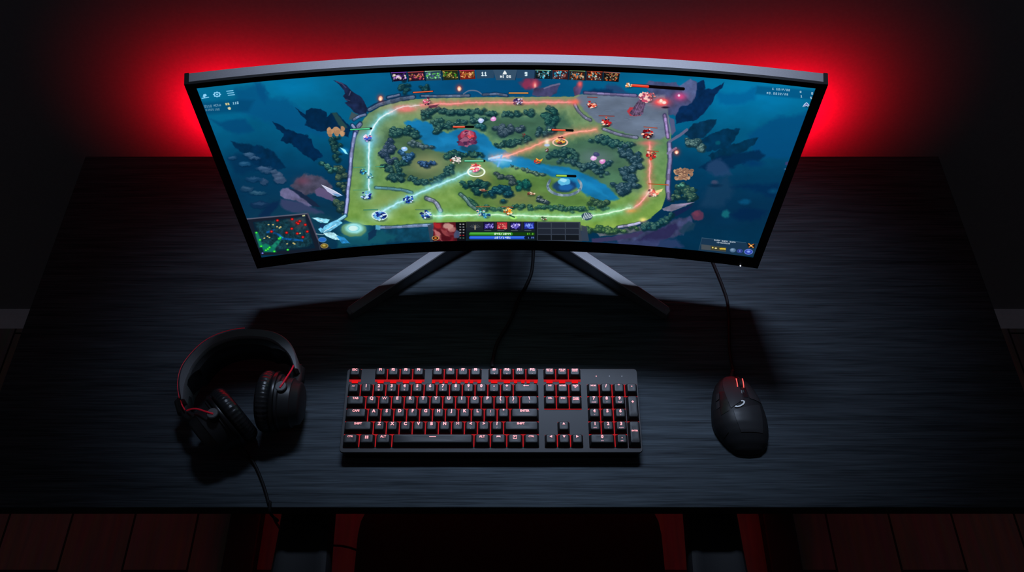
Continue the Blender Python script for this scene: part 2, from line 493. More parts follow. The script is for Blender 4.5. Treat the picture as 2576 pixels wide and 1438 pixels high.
def text(s, x, y, w, h, col, slope=0.0, lean=0.0, gap=0.35, a=1.0, fat=0.95):
    """small screen lettering: w, h of one letter; (x, y) its top left"""
    for ch in s:
        g = G5.get(ch)
        if ch == '/': line([(x + w * 0.9 + lean, y), (x + w * 0.1 + lean * h, y + h)], w / 3 * fat, col, 0.45, a)
        elif g:
            cw, chh = w / 3, h / 5
            strokes = []
            for r in range(5):
                for c in range(3):
                    if g[r][c] == '1':
                        p = (x + (c + 0.5) * cw + lean * r * chh, y + (r + 0.5) * chh + slope * (c + 0.5) * cw)
                        for dr, dc in ((0, 1), (1, 0)):
                            if r + dr < 5 and c + dc < 3 and g[r + dr][c + dc] == '1':
                                strokes.append([p, (p[0] + dc * cw + lean * dr * chh, p[1] + dr * chh + slope * dc * cw)])
                        if not strokes or ch in ':.-': strokes.append([p, (p[0] + 0.01, p[1])])
            for st in strokes: line(st, min(cw, chh) * fat, col, 0.45, a)
        x += w * (1 + gap); y += slope * w * (1 + gap)

def portrait(q, pal, seed):
    """an abstract little tile of colour patches"""
    global rng
    keep = rng; rng = np.random.default_rng(seed)
    poly(q, pal[0], 0.5)
    (x0, y0), (x1, y1) = q[0], q[2]
    for k in range(46):
        c = pal[1 + int(rng.random() * (len(pal) - 1))]
        disc(x0 + 3 + (x1 - x0 - 6) * rng.random(), y0 + 4 + (y1 - y0 - 7) * rng.random(), 0.9 + (3.6 if k < 14 else 1.5) * rng.random(), 0.8 + (2.6 if k < 14 else 1.1) * rng.random(), c, 0.6, 0.9, 1.2, rng.random() * 3)
    rng = keep

def paint():
    global PIC
    # --- sea-blue backdrop
    ky = [160, 210, 300, 380, 440, 520, 600, 680]
    cols = np.array([(4, 92, 146), (5, 100, 155), (4, 86, 138), (4, 68, 114), (4, 52, 94), (5, 42, 80), (4, 44, 80), (4, 40, 74)], float) * np.array([1.0, 1.05, 0.93])
    for k in range(3): PIC[..., k] = np.interp(GY + (N1 - 0.5) * 60, ky, cols[:, k]) / 255
    s = (slice(None), slice(None))
    blend(s, 0.65 * np.exp(-((GX - 1230) / 330) ** 2 - ((GY - 215) / 70) ** 2), (6, 52, 98))
    blend(s, 0.55 * np.exp(-((GX - 740) / 60) ** 2 - ((GY - 215) / 30) ** 2), (2, 122, 178))
    blend(s, 0.50 * np.exp(-((GX - 1900) / 130) ** 2 - ((GY - 245) / 50) ** 2), (2, 122, 180))
    blend(s, 0.5 * np.exp(-((GX - 760) / 150) ** 2 - ((GY - 560) / 70) ** 2), (22, 66, 84))
    PIC *= (0.98 + 0.14 * N3)[..., None]
    # --- misty shapes, left
    poly([(590, 224), (655, 212), (680, 245), (720, 248), (745, 268), (800, 300), (840, 350), (740, 330), (650, 300), (600, 280)], (5, 80, 128), 7, 0.75, 6)
    poly([(640, 206), (655, 206), (672, 235), (668, 262), (650, 240)], (5, 76, 126), 4, 0.7, 4)
    poly([(497, 258), (600, 250), (640, 252), (625, 280), (515, 288)], (4, 66, 108), 5, 0.6)
    poly([(527, 298), (555, 308), (575, 301), (615, 298), (640, 330), (600, 338), (570, 328), (550, 314)], (4, 70, 116), 4, 0.8, 3)
    poly([(580, 353), (610, 362), (650, 366), (690, 382), (720, 420), (680, 432), (640, 412), (610, 386), (588, 366)], (3, 42, 76), 2.2, 0.95, 4, N2, 0.2)
    poly([(685, 307), (700, 312), (716, 322), (750, 334), (774, 338), (786, 362), (812, 392), (790, 405), (758, 384), (736, 364), (707, 354), (714, 338), (700, 326)], (3, 36, 70), 1.4, 0.97, 4, N2, 0.2)
    poly([(743, 270), (762, 284), (768, 288), (770, 277), (784, 271), (806, 274), (822, 280), (822, 294), (832, 283), (848, 283), (862, 300), (882, 318), (876, 345), (830, 330), (800, 330), (768, 314), (772, 302), (756, 288)], (4, 38, 72), 1.2, 0.97, 2.5, N2, 0.2)
    poly([(834, 283), (846, 282), (862, 305), (874, 320), (862, 325), (850, 312)], (42, 76, 74), 1.6, 0.8, 2)
    poly([(572, 398), (600, 385), (640, 392), (660, 420), (610, 440), (590, 430)], (4, 44, 80), 6, 0.7, 4)
    # pale underwater boulders
    for x, y, rx, ry, c in ((626, 389, 14, 5, (52, 88, 122)), (640, 397, 15, 4, (46, 80, 114)), (586, 397, 10, 4, (28, 70, 106)), (616, 412, 14, 6, (26, 78, 116)), (664, 423, 20, 6, (52, 82, 116)), (672, 432, 14, 4, (44, 74, 106)), (698, 440, 14, 9, (66, 86, 116)), (688, 431, 9, 5, (56, 80, 110)), (704, 452, 16, 9, (60, 80, 110)), (664, 456, 10, 9, (46, 72, 104)), (622, 475, 16, 7, (30, 66, 96)), (648, 485, 20, 5, (36, 78, 104)), (640, 450, 22, 6, (20, 62, 98)), (655, 515, 26, 9, (14, 44, 78))):
        disc(x, y + 2.5, rx, ry, (4, 34, 64), 2, 0.6, 3); disc(x, y, rx, ry, c, 1.2, 0.85, 4); disc(x - 2, y - ry * 0.35, rx * 0.6, ry * 0.4, mixc(c, (140, 170, 200), 0.22), 1.2, 0.7, 3)
    poly([(732, 468), (745, 450), (765, 438), (800, 440), (822, 452), (838, 470), (822, 488), (790, 486), (770, 492), (742, 480)], (78, 72, 92), 2.5, 0.9, 4, N2, 0.3)
    soft_disc(762, 455, 18, 10, (112, 66, 88), 0.7, False)
    poly([(704, 482), (712, 474), (726, 473), (748, 486), (770, 502), (785, 517), (775, 520), (745, 505), (716, 500), (706, 492)], (106, 102, 140), 1.6, 0.95, 2.5, N2, 0.25)
    poly([(726, 473), (748, 478), (790, 505), (806, 520), (790, 520), (760, 498)], (24, 36, 62), 1.6, 0.9, 2)
    poly([(706, 500), (745, 506), (784, 520), (815, 536), (770, 540), (720, 530), (705, 515)], (62, 66, 104), 3, 0.8, 3)
    poly([(650, 545), (662, 528), (688, 508), (700, 506), (702, 516), (676, 545)], (10, 38, 74), 3, 0.85, 3)
    poly([(720, 545), (770, 530), (830, 545), (850, 560), (760, 545)], (26, 70, 84), 5, 0.6, 4)
    poly([(792, 478), (802, 470), (828, 482), (845, 497), (836, 506), (815, 498), (796, 492)], (96, 84, 122), 1.4, 0.95, 2)
    # spire
    poly([(838, 202), (856, 207), (872, 214), (884, 228), (898, 238), (908, 243), (917, 256), (924, 272), (922, 284), (906, 288), (894, 284), (880, 270), (867, 258), (874, 256), (862, 242), (868, 236), (866, 228), (852, 212)], (26, 38, 70), 0.8, 1, 1.5, N2, 0.35)
    line([(846, 205), (860, 210), (870, 220)], 3, (64, 66, 104), 0.8, 0.9, 1); line([(882, 230), (878, 240)], 2.5, (80, 84, 118), 0.7, 0.9, 1); line([(868, 250), (880, 253)], 2, (60, 66, 98), 0.7, 0.9)
    poly([(884, 280), (905, 290), (895, 300), (878, 300)], (70, 80, 84), 1.5, 0.9, 2)
    # misty shapes, right
    poly([(1800, 232), (1840, 236), (1880, 232), (1900, 215), (1906, 222), (1898, 250), (1860, 262), (1810, 262)], (3, 92, 148), 5, 0.7, 4)
    poly([(1918, 315), (1960, 292), (2000, 292), (2040, 278), (2030, 320), (1990, 400), (1900, 395), (1880, 340)], (4, 74, 124), 6, 0.75, 4)
    poly([(1770, 200), (1775, 222), (1790, 226), (1812, 214), (1822, 206), (1816, 222), (1800, 238), (1790, 260), (1770, 285), (1745, 305), (1700, 310), (1700, 260), (1740, 215)], (8, 38, 78), 1.2, 0.97, 3, N2, 0.25)
    poly([(1720, 335), (1745, 312), (1785, 300), (1803, 299), (1800, 312), (1786, 330), (1770, 345), (1740, 352)], (8, 44, 74), 1.5, 0.9, 3, N2, 0.25)
    poly([(1742, 360), (1790, 335), (1826, 324), (1862, 322), (1856, 336), (1846, 352), (1836, 372), (1790, 380), (1760, 380)], (4, 48, 80), 1.5, 0.95, 4, N2, 0.2)
    poly([(1780, 390), (1840, 365), (1880, 350), (1908, 346), (1898, 362), (1880, 378), (1866, 385), (1840, 392), (1800, 410)], (4, 48, 78), 1.5, 0.95, 4, N2, 0.2)
    poly([(1760, 420), (1800, 395), (1860, 385), (1910, 378), (1926, 392), (1910, 402), (1870, 410), (1800, 440)], (4, 40, 76), 3, 0.85, 4)
    disc(1806, 359, 6, 5, (6, 84, 106), 2, 0.9, 1)
    poly([(1776, 420), (1792, 402), (1812, 400), (1826, 412), (1840, 440), (1800, 445), (1778, 430)], (34, 66, 106), 4, 0.85, 4)
    poly([(1780, 470), (1830, 440), (1845, 480), (1820, 520), (1760, 520)], (24, 60, 92), 8, 0.7, 6)
    poly([(1840, 470), (1880, 462), (1960, 462), (1950, 500), (1900, 480)], (3, 40, 80), 6, 0.75, 5)
    disc(1797, 458, 9, 5, (70, 74, 104), 1.8, 0.8, 2); disc(1800, 466, 14, 4, (8, 36, 66), 2.5, 0.7, 2)
    disc(1874, 507, 14, 6, (8, 78, 118), 3, 0.85, 3); disc(1945, 480, 10, 5, (10, 80, 116), 4, 0.7, 2)
    disc(1826, 538, 10, 10, (20, 104, 116), 3, 0.9, 3); disc(1895, 410, 20, 7, (3, 52, 100), 6, 0.8, 3)
    poly([(1840, 540), (1870, 520), (1930, 530), (1910, 552), (1860, 556)], (4, 36, 74), 6, 0.8, 5)
    disc(1755, 541, 16, 13, (96, 52, 78), 2, 0.9, 3); disc(1751, 537, 8, 6, (122, 60, 84), 2, 0.6, 3)
    poly([(1976, 408), (1987, 405), (1983, 416), (1975, 414)], (70, 60, 110), 1.5, 0.8); disc(1978, 425, 5, 1.5, (130, 140, 170), 0.8, 0.8)
    # --- top strip between the hero tiles and the wall
    for x, y, w_, h_ in ((1016, 222, 26, 20), (1068, 220, 22, 16)):
        foliage([(x, y - 6), (x + 2, y + 12)], w_, (18, 62, 74), (46, 96, 92), 1.0, 5)
    disc(1335, 210, 26, 14, (100, 44, 78), 3, 0.9, 5); disc(1324, 212, 14, 10, (150, 50, 84), 3, 0.7, 4); soft_disc(1345, 213, 8, 11, (226, 80, 96), 1.0, False); soft_disc(1346, 215, 3, 6, (255, 190, 150), 0.8)
    poly([(1340, 240), (1345, 222), (1370, 220), (1395, 210), (1410, 212), (1400, 232), (1378, 245)], (66, 58, 92), 1.5, 0.9, 3, N2, 0.3)
    line([(1370, 222), (1392, 214), (1408, 211)], 4, (110, 108, 140), 1, 0.9, 1)
    poly([(1445, 240), (1442, 222), (1455, 205), (1466, 205), (1464, 225), (1456, 244)], (86, 62, 96), 1.4, 0.95, 2, N2, 0.3); soft_disc(1459, 211, 6, 8, (240, 96, 96), 1.0, False)
    poly([(1515, 230), (1530, 212), (1560, 216), (1580, 235)], (44, 58, 102), 4, 0.7, 4); poly([(1480, 228), (1500, 222), (1540, 226), (1545, 236), (1480, 236)], (6, 44, 84), 3, 0.7, 3)
    poly([(1622, 215), (1632, 203), (1660, 206), (1700, 208), (1712, 220), (1738, 200), (1752, 205), (1752, 240), (1740, 262), (1712, 268), (1700, 290), (1672, 290), (1640, 240)], (72, 78, 118), 1.4, 0.95, 3, N2, 0.22)
    poly([(1708, 216), (1736, 199), (1750, 206), (1752, 232), (1740, 258), (1722, 240)], (84, 96, 140), 1.4, 0.95, 2, N2, 0.2)
    # --- outer banks
    foliage([(858, 420), (862, 450), (868, 480), (858, 510), (862, 535)], 30, (34, 66, 66), (104, 120, 84), 0.8, 8)
    foliage([(850, 400), (842, 370), (838, 345)], 18, (22, 62, 66), (74, 112, 92), 0.9, 6)
    foliage([(815, 410), (828, 424), (845, 432)], 16, (30, 84, 84), (110, 160, 130), 0.7, 6)
    for k in range(16):
        disc(845 + (rng.random() - .5) * 36, 330 + (rng.random() - .5) * 16, 7, 5, mixc((150, 112, 84), (196, 152, 112), rng.random()), 0.8, 1, 1.5, rng.random() * 3)
    poly([(855, 370), (868, 376), (876, 388), (868, 386)], (150, 240, 255), 0.9, 1, 0.6); soft_disc(865, 379, 10, 6, (20, 110, 220), 0.8)
    poly([(808, 464), (822, 470), (846, 482), (862, 492), (850, 494), (838, 491), (824, 482)], (190, 196, 226), 0.8, 1, 0.6); line([(812, 466), (838, 478), (858, 490)], 1.6, (250, 250, 255), 0.6, 0.8); poly([(836, 486), (850, 488), (862, 492), (848, 495)], (90, 140, 190), 0.8, 0.9)
    foliage([(1690, 500), (1715, 480), (1730, 478), (1738, 500)], 30, (34, 74, 74), (112, 136, 98), 0.9, 7)
    foliage([(1715, 365), (1735, 355), (1758, 362), (1765, 372)], 22, (58, 92, 98), (120, 150, 142), 1.1, 6)
    for k in range(40):
        disc(1719 + (rng.random() - .5) * 46, 438 + (rng.random() - .5) * 22, 6, 4.5, mixc((140, 104, 84), (200, 158, 124), rng.random()), 0.7, 1, 1.2, rng.random() * 3)
    for k in range(30):
        x, y = 1719 + (rng.random() - .5) * 44, 438 + (rng.random() - .5) * 22
        line([(x - 4, y + rng.normal() * 2), (x + 4, y + rng.normal() * 2)], 0.9, (84, 56, 52), 0.5, 0.8)
    foliage([(1700, 468), (1722, 466)], 12, (60, 130, 116), (120, 180, 150), 0.8, 6)
    poly([(1665, 525), (1690, 514), (1746, 508), (1720, 520), (1690, 532), (1670, 530)], (112, 110, 132), 0.9, 1, 1.5, N2, 0.25); poly([(1700, 516), (1747, 508), (1718, 517)], (170, 150, 190), 0.8, 0.9)
    poly([(1690, 535), (1745, 512), (1735, 524), (1700, 545)], (20, 34, 74), 1.2, 0.95, 1.5)
    poly([(1545, 595), (1600, 578), (1650, 570), (1660, 575), (1700, 550), (1735, 545), (1745, 560), (1720, 590), (1660, 605), (1650, 625), (1560, 618)], (62, 66, 102), 2.5, 0.9, 5, N2, 0.35)
    poly([(1500, 585), (1560, 575), (1640, 565), (1655, 572), (1600, 582), (1560, 590), (1510, 594)], (98, 104, 112), 1.2, 0.95, 2, N2, 0.3)
    poly([(1490, 600), (1560, 592), (1625, 580), (1600, 596), (1550, 605), (1490, 612)], (60, 54, 92), 1.8, 0.9, 3); poly([(1600, 605), (1660, 575), (1700, 560), (1706, 575), (1680, 600), (1640, 610)], (40, 38, 78), 2.5, 0.85, 4)
    poly([(1708, 580), (1730, 555), (1750, 560), (1745, 578), (1715, 590)], (26, 58, 80), 2.5, 0.8, 3); poly([(1480, 612), (1600, 606), (1700, 600), (1720, 620), (1640, 640), (1480, 628)], (52, 62, 106), 4, 0.7, 4)
    poly([(960, 572), (1090, 566), (1090, 604), (900, 612), (880, 600)], (16, 68, 92), 3, 0.9, 3, N2, 0.3)
    poly([(850, 590), (960, 580), (1000, 595), (960, 615), (850, 622)], (18, 84, 100), 4, 0.8, 4)
    # --- the ground
    G = [(905, 318), (915, 300), (930, 284), (960, 266), (1010, 252), (1080, 247), (1200, 245), (1443, 243), (1455, 238), (1600, 240), (1672, 244), (1688, 330), (1686, 420), (1676, 490), (1664, 525), (1630, 552), (1560, 572), (1480, 580), (1090, 570), (900, 565), (866, 552), (876, 480), (884, 400), (892, 340)]
    poly(G, (100, 130, 74), 1.5, 1.0, 3)
    s = win(860, 236, 1692, 582); X, Y = GX[s], GY[s]
    m = inside(X, Y, G) * 1.0
    t = np.clip((X - 900) / 780, 0, 1); q = np.clip((Y - 240) / 330, 0, 1)
    c = np.stack([np.interp(q, [0, .35, 1], [128, 100, 124]), np.interp(q, [0, .35, 1], [146, 142, 162]), np.interp(q, [0, .35, 1], [102, 98, 70])], -1)
    c = c + np.stack([N3[s] * 46 - 23, N3[s] * 36 - 18, N3[s] * 18 - 9], -1) + (N2[s] * 26 - 13)[..., None]
    PIC[s] = PIC[s] * (1 - m[..., None]) + np.clip(c, 0, 255) / 255 * m[..., None]
    for pts, cc in (([(1062, 290), (1150, 280), (1300, 290), (1420, 285), (1440, 320), (1380, 350), (1290, 362), (1240, 350), (1225, 325), (1110, 318)], (62, 104, 86)),
                    ([(965, 330), (1020, 318), (1090, 362), (1200, 388), (1185, 425), (1085, 462), (985, 450), (955, 400)], (74, 106, 76)),
                    ([(1140, 480), (1215, 440), (1330, 435), (1400, 452), (1480, 500), (1545, 520), (1400, 528), (1190, 522)], (82, 120, 60)),
                    ([(1300, 396), (1400, 366), (1500, 340), (1605, 360), (1605, 480), (1545, 495), (1430, 436)], (64, 104, 84))):
        poly(pts, cc, 9, 0.85, 6, N3, 0.3)
    # grey-blue base, upper right
    poly([(1448, 246), (1460, 238), (1672, 240), (1690, 335), (1660, 352), (1600, 344), (1540, 322), (1500, 305), (1468, 275)], (104, 118, 142), 3, 0.97, 3, N3, 0.16)
    for k in range(60):
        x, y = 1470 + rng.random() * 200, 250 + rng.random() * 85
        line([(x, y), (x + 6 + rng.random() * 10, y + rng.normal())], 1.0, mixc((84, 100, 128), (128, 142, 164), rng.random()), 0.7, 0.6)
    # sandy rim round the lanes
    soft_disc(1075, 412, 50, 28, (150, 150, 105), 0.75, False); soft_disc(1300, 500, 60, 22, (150, 128, 92), 0.45, False); soft_disc(1500, 395, 45, 20, (100, 118, 130), 0.6, False)
    soft_disc(1215, 450, 22, 26, (176, 150, 96), 0.45, False); soft_disc(980, 505, 60, 26, (140, 160, 96), 0.6, False); soft_disc(1600, 440, 22, 60, (140, 160, 118), 0.5, False)
    # --- river
    R1 = [(1018, 306), (1050, 300), (1084, 310), (1102, 330), (1130, 334), (1150, 324), (1196, 328), (1226, 342), (1238, 362), (1262, 376), (1300, 393), (1330, 399), (1372, 414), (1430, 421), (1480, 440), (1524, 466), (1558, 499), (1530, 508), (1496, 502), (1466, 484), (1440, 464), (1400, 444), (1372, 440), (1340, 430), (1296, 418), (1262, 424), (1240, 410), (1214, 400), (1180, 390), (1130, 388), (1086, 376), (1056, 352), (1034, 334)]
    poly(R1, (20, 116, 172), 3, 0.97, 4, N3, 0.2)
    poly([(1105, 345), (1150, 345), (1230, 372), (1270, 392), (1240, 392), (1180, 366), (1110, 366)], (30, 140, 200), 6, 0.6, 4); poly([(1340, 412), (1420, 430), (1480, 458), (1530, 494), (1480, 470), (1400, 436)], (30, 140, 196), 4, 0.7, 3)
    # --- jungle
    D, L = (28, 70, 74), (92, 134, 116)
    for path, w_, sz, d_, l_ in (([(1062, 283), (1100, 277), (1150, 281), (1200, 280), (1250, 284), (1300, 286), (1345, 282)], 13, 5.5, D, L),
        ([(1372, 268), (1388, 284), (1380, 300), (1396, 310)], 24, 7, (24, 70, 72), (70, 124, 108)), ([(1360, 322), (1390, 326), (1352, 336)], 16, 6, (30, 66, 76), (84, 120, 120)),
        ([(1068, 290), (1092, 300), (1104, 318), (1100, 332)], 18, 6, D, L), ([(1112, 316), (1140, 312), (1180, 302), (1222, 300)], 12, 5, D, L),
        ([(1200, 318), (1222, 318)], 16, 6, (24, 78, 86), (90, 150, 140)), ([(1246, 316), (1262, 328), (1290, 322), (1316, 322)], 24, 7, (50, 72, 88), (106, 126, 136)),
        ([(1240, 366), (1270, 362), (1300, 356), (1336, 346)], 13, 5, D, L), ([(978, 332), (1000, 330), (1035, 334), (1052, 346)], 20, 6, D, L),
        ([(972, 352), (976, 375), (970, 390), (985, 408)], 24, 7, (36, 60, 82), (100, 116, 140)), ([(1012, 385), (1028, 396), (1012, 406)], 22, 6, (28, 72, 112), (100, 150, 190)),
        ([(966, 412), (974, 430), (990, 446), (1006, 440)], 20, 6, D, (86, 120, 110)), ([(1028, 450), (1060, 458), (1096, 452), (1122, 436), (1132, 416)], 13, 5, D, L),
        ([(1036, 358), (1062, 366), (1084, 368)], 11, 5, (60, 86, 96), (130, 150, 150)), ([(1120, 392), (1140, 386), (1180, 388), (1216, 390)], 15, 5.5, D, (80, 130, 100)),
        ([(1062, 408), (1088, 410)], 20, 5, (24, 50, 96), (100, 150, 190)), ([(1010, 440), (996, 410), (1026, 410)], 10, 4.5, D, L),
        ([(1376, 398), (1400, 384), (1432, 380), (1448, 396)], 18, 6, D, (82, 122, 108)), ([(1410, 404), (1448, 410), (1490, 424), (1520, 436)], 13, 5, (34, 72, 82), (96, 130, 126)),
        ([(1490, 352), (1520, 350), (1545, 362), (1590, 362)], 16, 6, (28, 74, 80), L), ([(1560, 376), (1590, 392), (1592, 420), (1570, 440), (1590, 460), (1578, 478), (1552, 470)], 30, 7, (34, 68, 84), (96, 124, 134)),
        ([(1486, 414), (1512, 420), (1528, 412)], 14, 5, (30, 70, 84), (110, 140, 140)), ([(1172, 462), (1200, 458), (1212, 470), (1190, 486)], 24, 7, (18, 62, 66), (60, 112, 92)),
        ([(1240, 486), (1258, 474), (1276, 482), (1262, 498)], 22, 7, (14, 60, 78), (50, 120, 120)), ([(1300, 462), (1322, 460), (1330, 472)], 22, 7, (16, 76, 76), (50, 140, 110)),
        ([(1180, 500), (1192, 518), (1240, 524), (1300, 520), (1380, 520), (1440, 524), (1530, 522)], 9, 4.5, (34, 84, 70), (104, 140, 110)),
        ([(1478, 496), (1500, 506), (1524, 514)], 18, 6, (44, 78, 60), (104, 130, 92)), ([(1232, 444), (1262, 440), (1282, 446), (1292, 462)], 10, 5, (54, 74, 78), (110, 124, 120)),
        ([(1354, 500), (1372, 504)], 16, 6, (40, 60, 70), (170, 180, 176)), ([(1300, 420), (1340, 432), (1366, 440)], 6, 3.5, (70, 100, 90), (150, 170, 140)),
        ([(1470, 576), (1500, 574), (1540, 580), (1600, 574)], 14, 6, (50, 92, 62), (120, 150, 90)), ([(1610, 570), (1650, 560), (1690, 540)], 20, 6, (24, 74, 84), (86, 120, 100))):
        foliage(path, w_, d_, l_, 1.0, sz)
    # stone ring with a blue pool
    for k in range(26):
        a = -0.5 + k / 25 * 4.1; disc(1420 + 42 * math.cos(a), 467 + 24 * math.sin(a), 6.5, 3.2, mixc((80, 104, 128), (150, 170, 184), rng.random()), 0.7, 1, 0.8, a + 1.57)
    disc(1420, 468, 30, 16, (22, 60, 110), 2, 0.9, 2); disc(1424, 470, 18, 9, (30, 100, 170), 2, 0.9, 2); disc(1418, 457, 16, 9, (96, 190, 230), 1, 0.95, 2.5); disc(1416, 453, 9, 5, (170, 230, 250), 1, 0.9, 2)
    # purple and blue blossoms
    for x, y, c in ((1241, 299, (240, 150, 220)), (1210, 303, (190, 210, 255)), (1493, 398, (240, 180, 240)), (1516, 406, (230, 140, 210)), (1017, 374, (150, 200, 255)), (1500, 388, (60, 64, 110))):
        disc(x, y, 8, 6, c, 0.9, 0.95, 1.5); disc(x - 1, y - 2, 4, 2.5, (250, 240, 255), 0.8, 0.7 if c[0] > 100 else 0.1, 1)
    # --- walls
    stones([(906, 312), (900, 318), (893, 335)], 9, (104, 114, 150), (26, 40, 74), 9)
    stones([(893, 335), (888, 360), (884, 385), (882, 410), (880, 440), (876, 470), (874, 500), (869, 540)], 7.5, (132, 140, 186), (30, 44, 92), 10)
    stones([(869, 542), (850, 555), (828, 568)], 8, (130, 190, 214), (20, 70, 100), 9)
    stones([(928, 276), (955, 262), (985, 254), (1008, 248), (1040, 244)], 9, (72, 88, 112), (20, 36, 66), 8); stones([(975, 245), (1005, 238)], 6, (84, 98, 126), (20, 36, 66), 14)
    stones([(890, 300), (905, 292), (920, 288)], 6, (100, 116, 150), (24, 40, 74), 8); stones([(886, 314), (892, 322)], 7, (110, 122, 158), (24, 40, 74), 8)
    stones([(1060, 241), (1100, 242), (1150, 241), (1180, 240)], 6, (84, 98, 122), (16, 40, 72), 9); line(smooth2([(1166, 236), (1180, 228), (1200, 229), (1216, 240)]), 3, (98, 112, 140), 0.7); stones([(1216, 238), (1250, 236), (1275, 240)], 6, (80, 94, 120), (16, 40, 72), 8)
    stones([(1470, 233), (1520, 236), (1600, 240)], 6, (112, 102, 142), (44, 42, 84), 14); stones([(1672, 290), (1676, 315), (1680, 345)], 7, (140, 118, 168), (56, 50, 90), 7)
    stones([(1684, 360), (1686, 400), (1682, 440), (1680, 470), (1682, 500)], 9, (126, 118, 160), (46, 52, 92), 11); poly([(1684, 296), (1696, 300), (1700, 330), (1690, 340)], (92, 90, 128), 1.2, 0.9, 1)
    line([(1684, 356), (1710, 340), (1728, 326)], 7, (96, 100, 132), 0.9, 1, 1); line([(1680, 386), (1700, 372)], 6, (128, 122, 160), 0.9, 1, 1)
    stones(smooth2([(1446, 262), (1456, 280), (1474, 296), (1486, 302)], 3), 6, (110, 112, 136), (50, 58, 78), 7); stones(smooth2([(1518, 324), (1545, 334), (1575, 342), (1602, 346)], 3), 6, (108, 112, 138), (50, 58, 78), 8)
    stones([(945, 472), (975, 474), (1010, 477), (1036, 484)], 6, (80, 128, 140), (30, 66, 72), 12); stones(smooth2([(1072, 498), (1092, 506), (1102, 518), (1108, 530)], 3), 8, (120, 128, 150), (40, 62, 70), 7)
    stones([(955, 572), (1000, 571), (1040, 568), (1088, 566)], 7, (112, 132, 166), (20, 60, 90), 12); stones(smooth2([(1158, 488), (1172, 500), (1184, 516), (1196, 524)], 3), 7, (90, 120, 120), (30, 66, 66), 8)
    stones([(1555, 571), (1580, 567), (1610, 560)], 6, (150, 150, 180), (50, 60, 80), 12); soft_disc(1618, 553, 9, 6, (255, 190, 90), 0.9)
    # --- lanes of light
    soft_disc(1012, 274, 32, 9, (228, 104, 100), 0.85, False); disc(1022, 272, 22, 6, (240, 116, 112), 3, 0.7, 4); soft_disc(925, 350, 24, 18, (70, 140, 255), 0.8)
    beam([(985, 281), (958, 296), (940, 318), (930, 345), (928, 400), (928, 478)], (96, 200, 226), (236, 255, 255), 5.5, 13, 0.62)
    beam([(985, 281), (1010, 270), (1060, 264)], (216, 190, 190), (240, 226, 226), 2.2, 8, 0.4)
    beam([(1060, 263), (1120, 261), (1200, 258), (1300, 257), (1445, 257)], (226, 104, 104), (255, 160, 156), 4.2, 9, 0.5)
    soft_disc(1446, 256, 12, 7, (246, 110, 96), 0.9, False)
    beam([(965, 530), (1010, 506), (1075, 477), (1130, 454), (1196, 426)], (110, 200, 214), (190, 244, 255), 5.5, 11, 0.55)
    beam([(1240, 398), (1290, 388), (1350, 364), (1400, 346), (1440, 334), (1500, 326)], (222, 130, 104), (255, 170, 150), 5, 12, 0.6)
    beam([(1634, 358), (1635, 400), (1634, 440), (1636, 470), (1630, 488), (1604, 515), (1580, 527)], (226, 120, 106), (255, 176, 168), 4.5, 11, 0.6); soft_disc(1630, 360, 24, 6, (226, 112, 110), 0.7, False)
    beam([(1090, 543), (1160, 541), (1240, 540), (1320, 542), (1440, 545), (1520, 538), (1585, 522)], (120, 206, 150), (226, 255, 222), 4.5, 12, 0.6); soft_disc(1588, 530, 14, 5, (255, 160, 80), 0.6, False)
    soft_disc(1106, 540, 8, 12, (90, 220, 240), 0.8); soft_disc(1262, 404, 26, 16, (90, 190, 255), 0.7)
    for a, b, c in (((1230, 400), (1262, 391), (190, 225, 255)), ((1236, 402), (1260, 402), (130, 190, 250)), ((1262, 392), (1252, 418), (120, 180, 240)), ((1250, 400), (1285, 404), (150, 210, 255))): line([a, b], 5, c, 1.2, 0.85, 1.5)
    # --- towers, units, monsters
    BL = [(20, 50, 140), (40, 90, 190), (190, 225, 250), (110, 180, 230), (235, 250, 255), (14, 30, 90)]
    RD = [(190, 30, 34), (230, 70, 50), (120, 14, 24), (250, 150, 110), (50, 16, 30), (250, 210, 190)]
    for x, y, r in ((921, 491, 14), (1027, 501, 13), (1072, 541, 14)): soft_disc(x, y, r * 1.2, r * 0.9, (60, 170, 240), 0.55); splat(x, y, r, BL, 24)
    soft_disc(955, 540, 26, 14, (120, 220, 255), 0.8); splat(955, 541, 18, BL, 34, 0.6); ring(955, 542, 19, 11, 1.6, (230, 255, 255), 0.8)
    splat(912, 430, 9, [(20, 110, 170), (100, 220, 240), (20, 60, 110)], 14); splat(930, 441, 9, [(150, 230, 250), (40, 120, 150), (220, 255, 255)], 12)
    splat(925, 347, 11, [(60, 80, 200), (210, 190, 240), (250, 230, 250), (240, 150, 180), (20, 40, 110)], 20)
    splat(1075, 254, 11, [(220, 90, 120), (250, 170, 190), (140, 40, 80), (60, 20, 50)], 18, 1.1); poly([(1078, 266), (1105, 262), (1096, 270), (1080, 272)], (80, 30, 60), 0.8, 0.8)
    splat(1303, 255, 12, [(60, 50, 110), (190, 180, 220), (230, 225, 250), (40, 30, 80), (110, 60, 90)], 22)
    for x, y, r in ((1489, 262, 12), (1525, 306, 13), (1630, 336, 14), (1638, 390, 12), (1642, 484, 13)): splat(x, y, r, RD, 24, 0.9)
    poly([(1512, 318), (1536, 314), (1530, 320)], (30, 20, 34), 0.8, 0.8); poly([(1648, 480), (1668, 474), (1664, 482), (1650, 486)], (250, 220, 150), 0.8, 0.9)
    soft_disc(1634, 486, 18, 9, (255, 190, 170), 0.6)
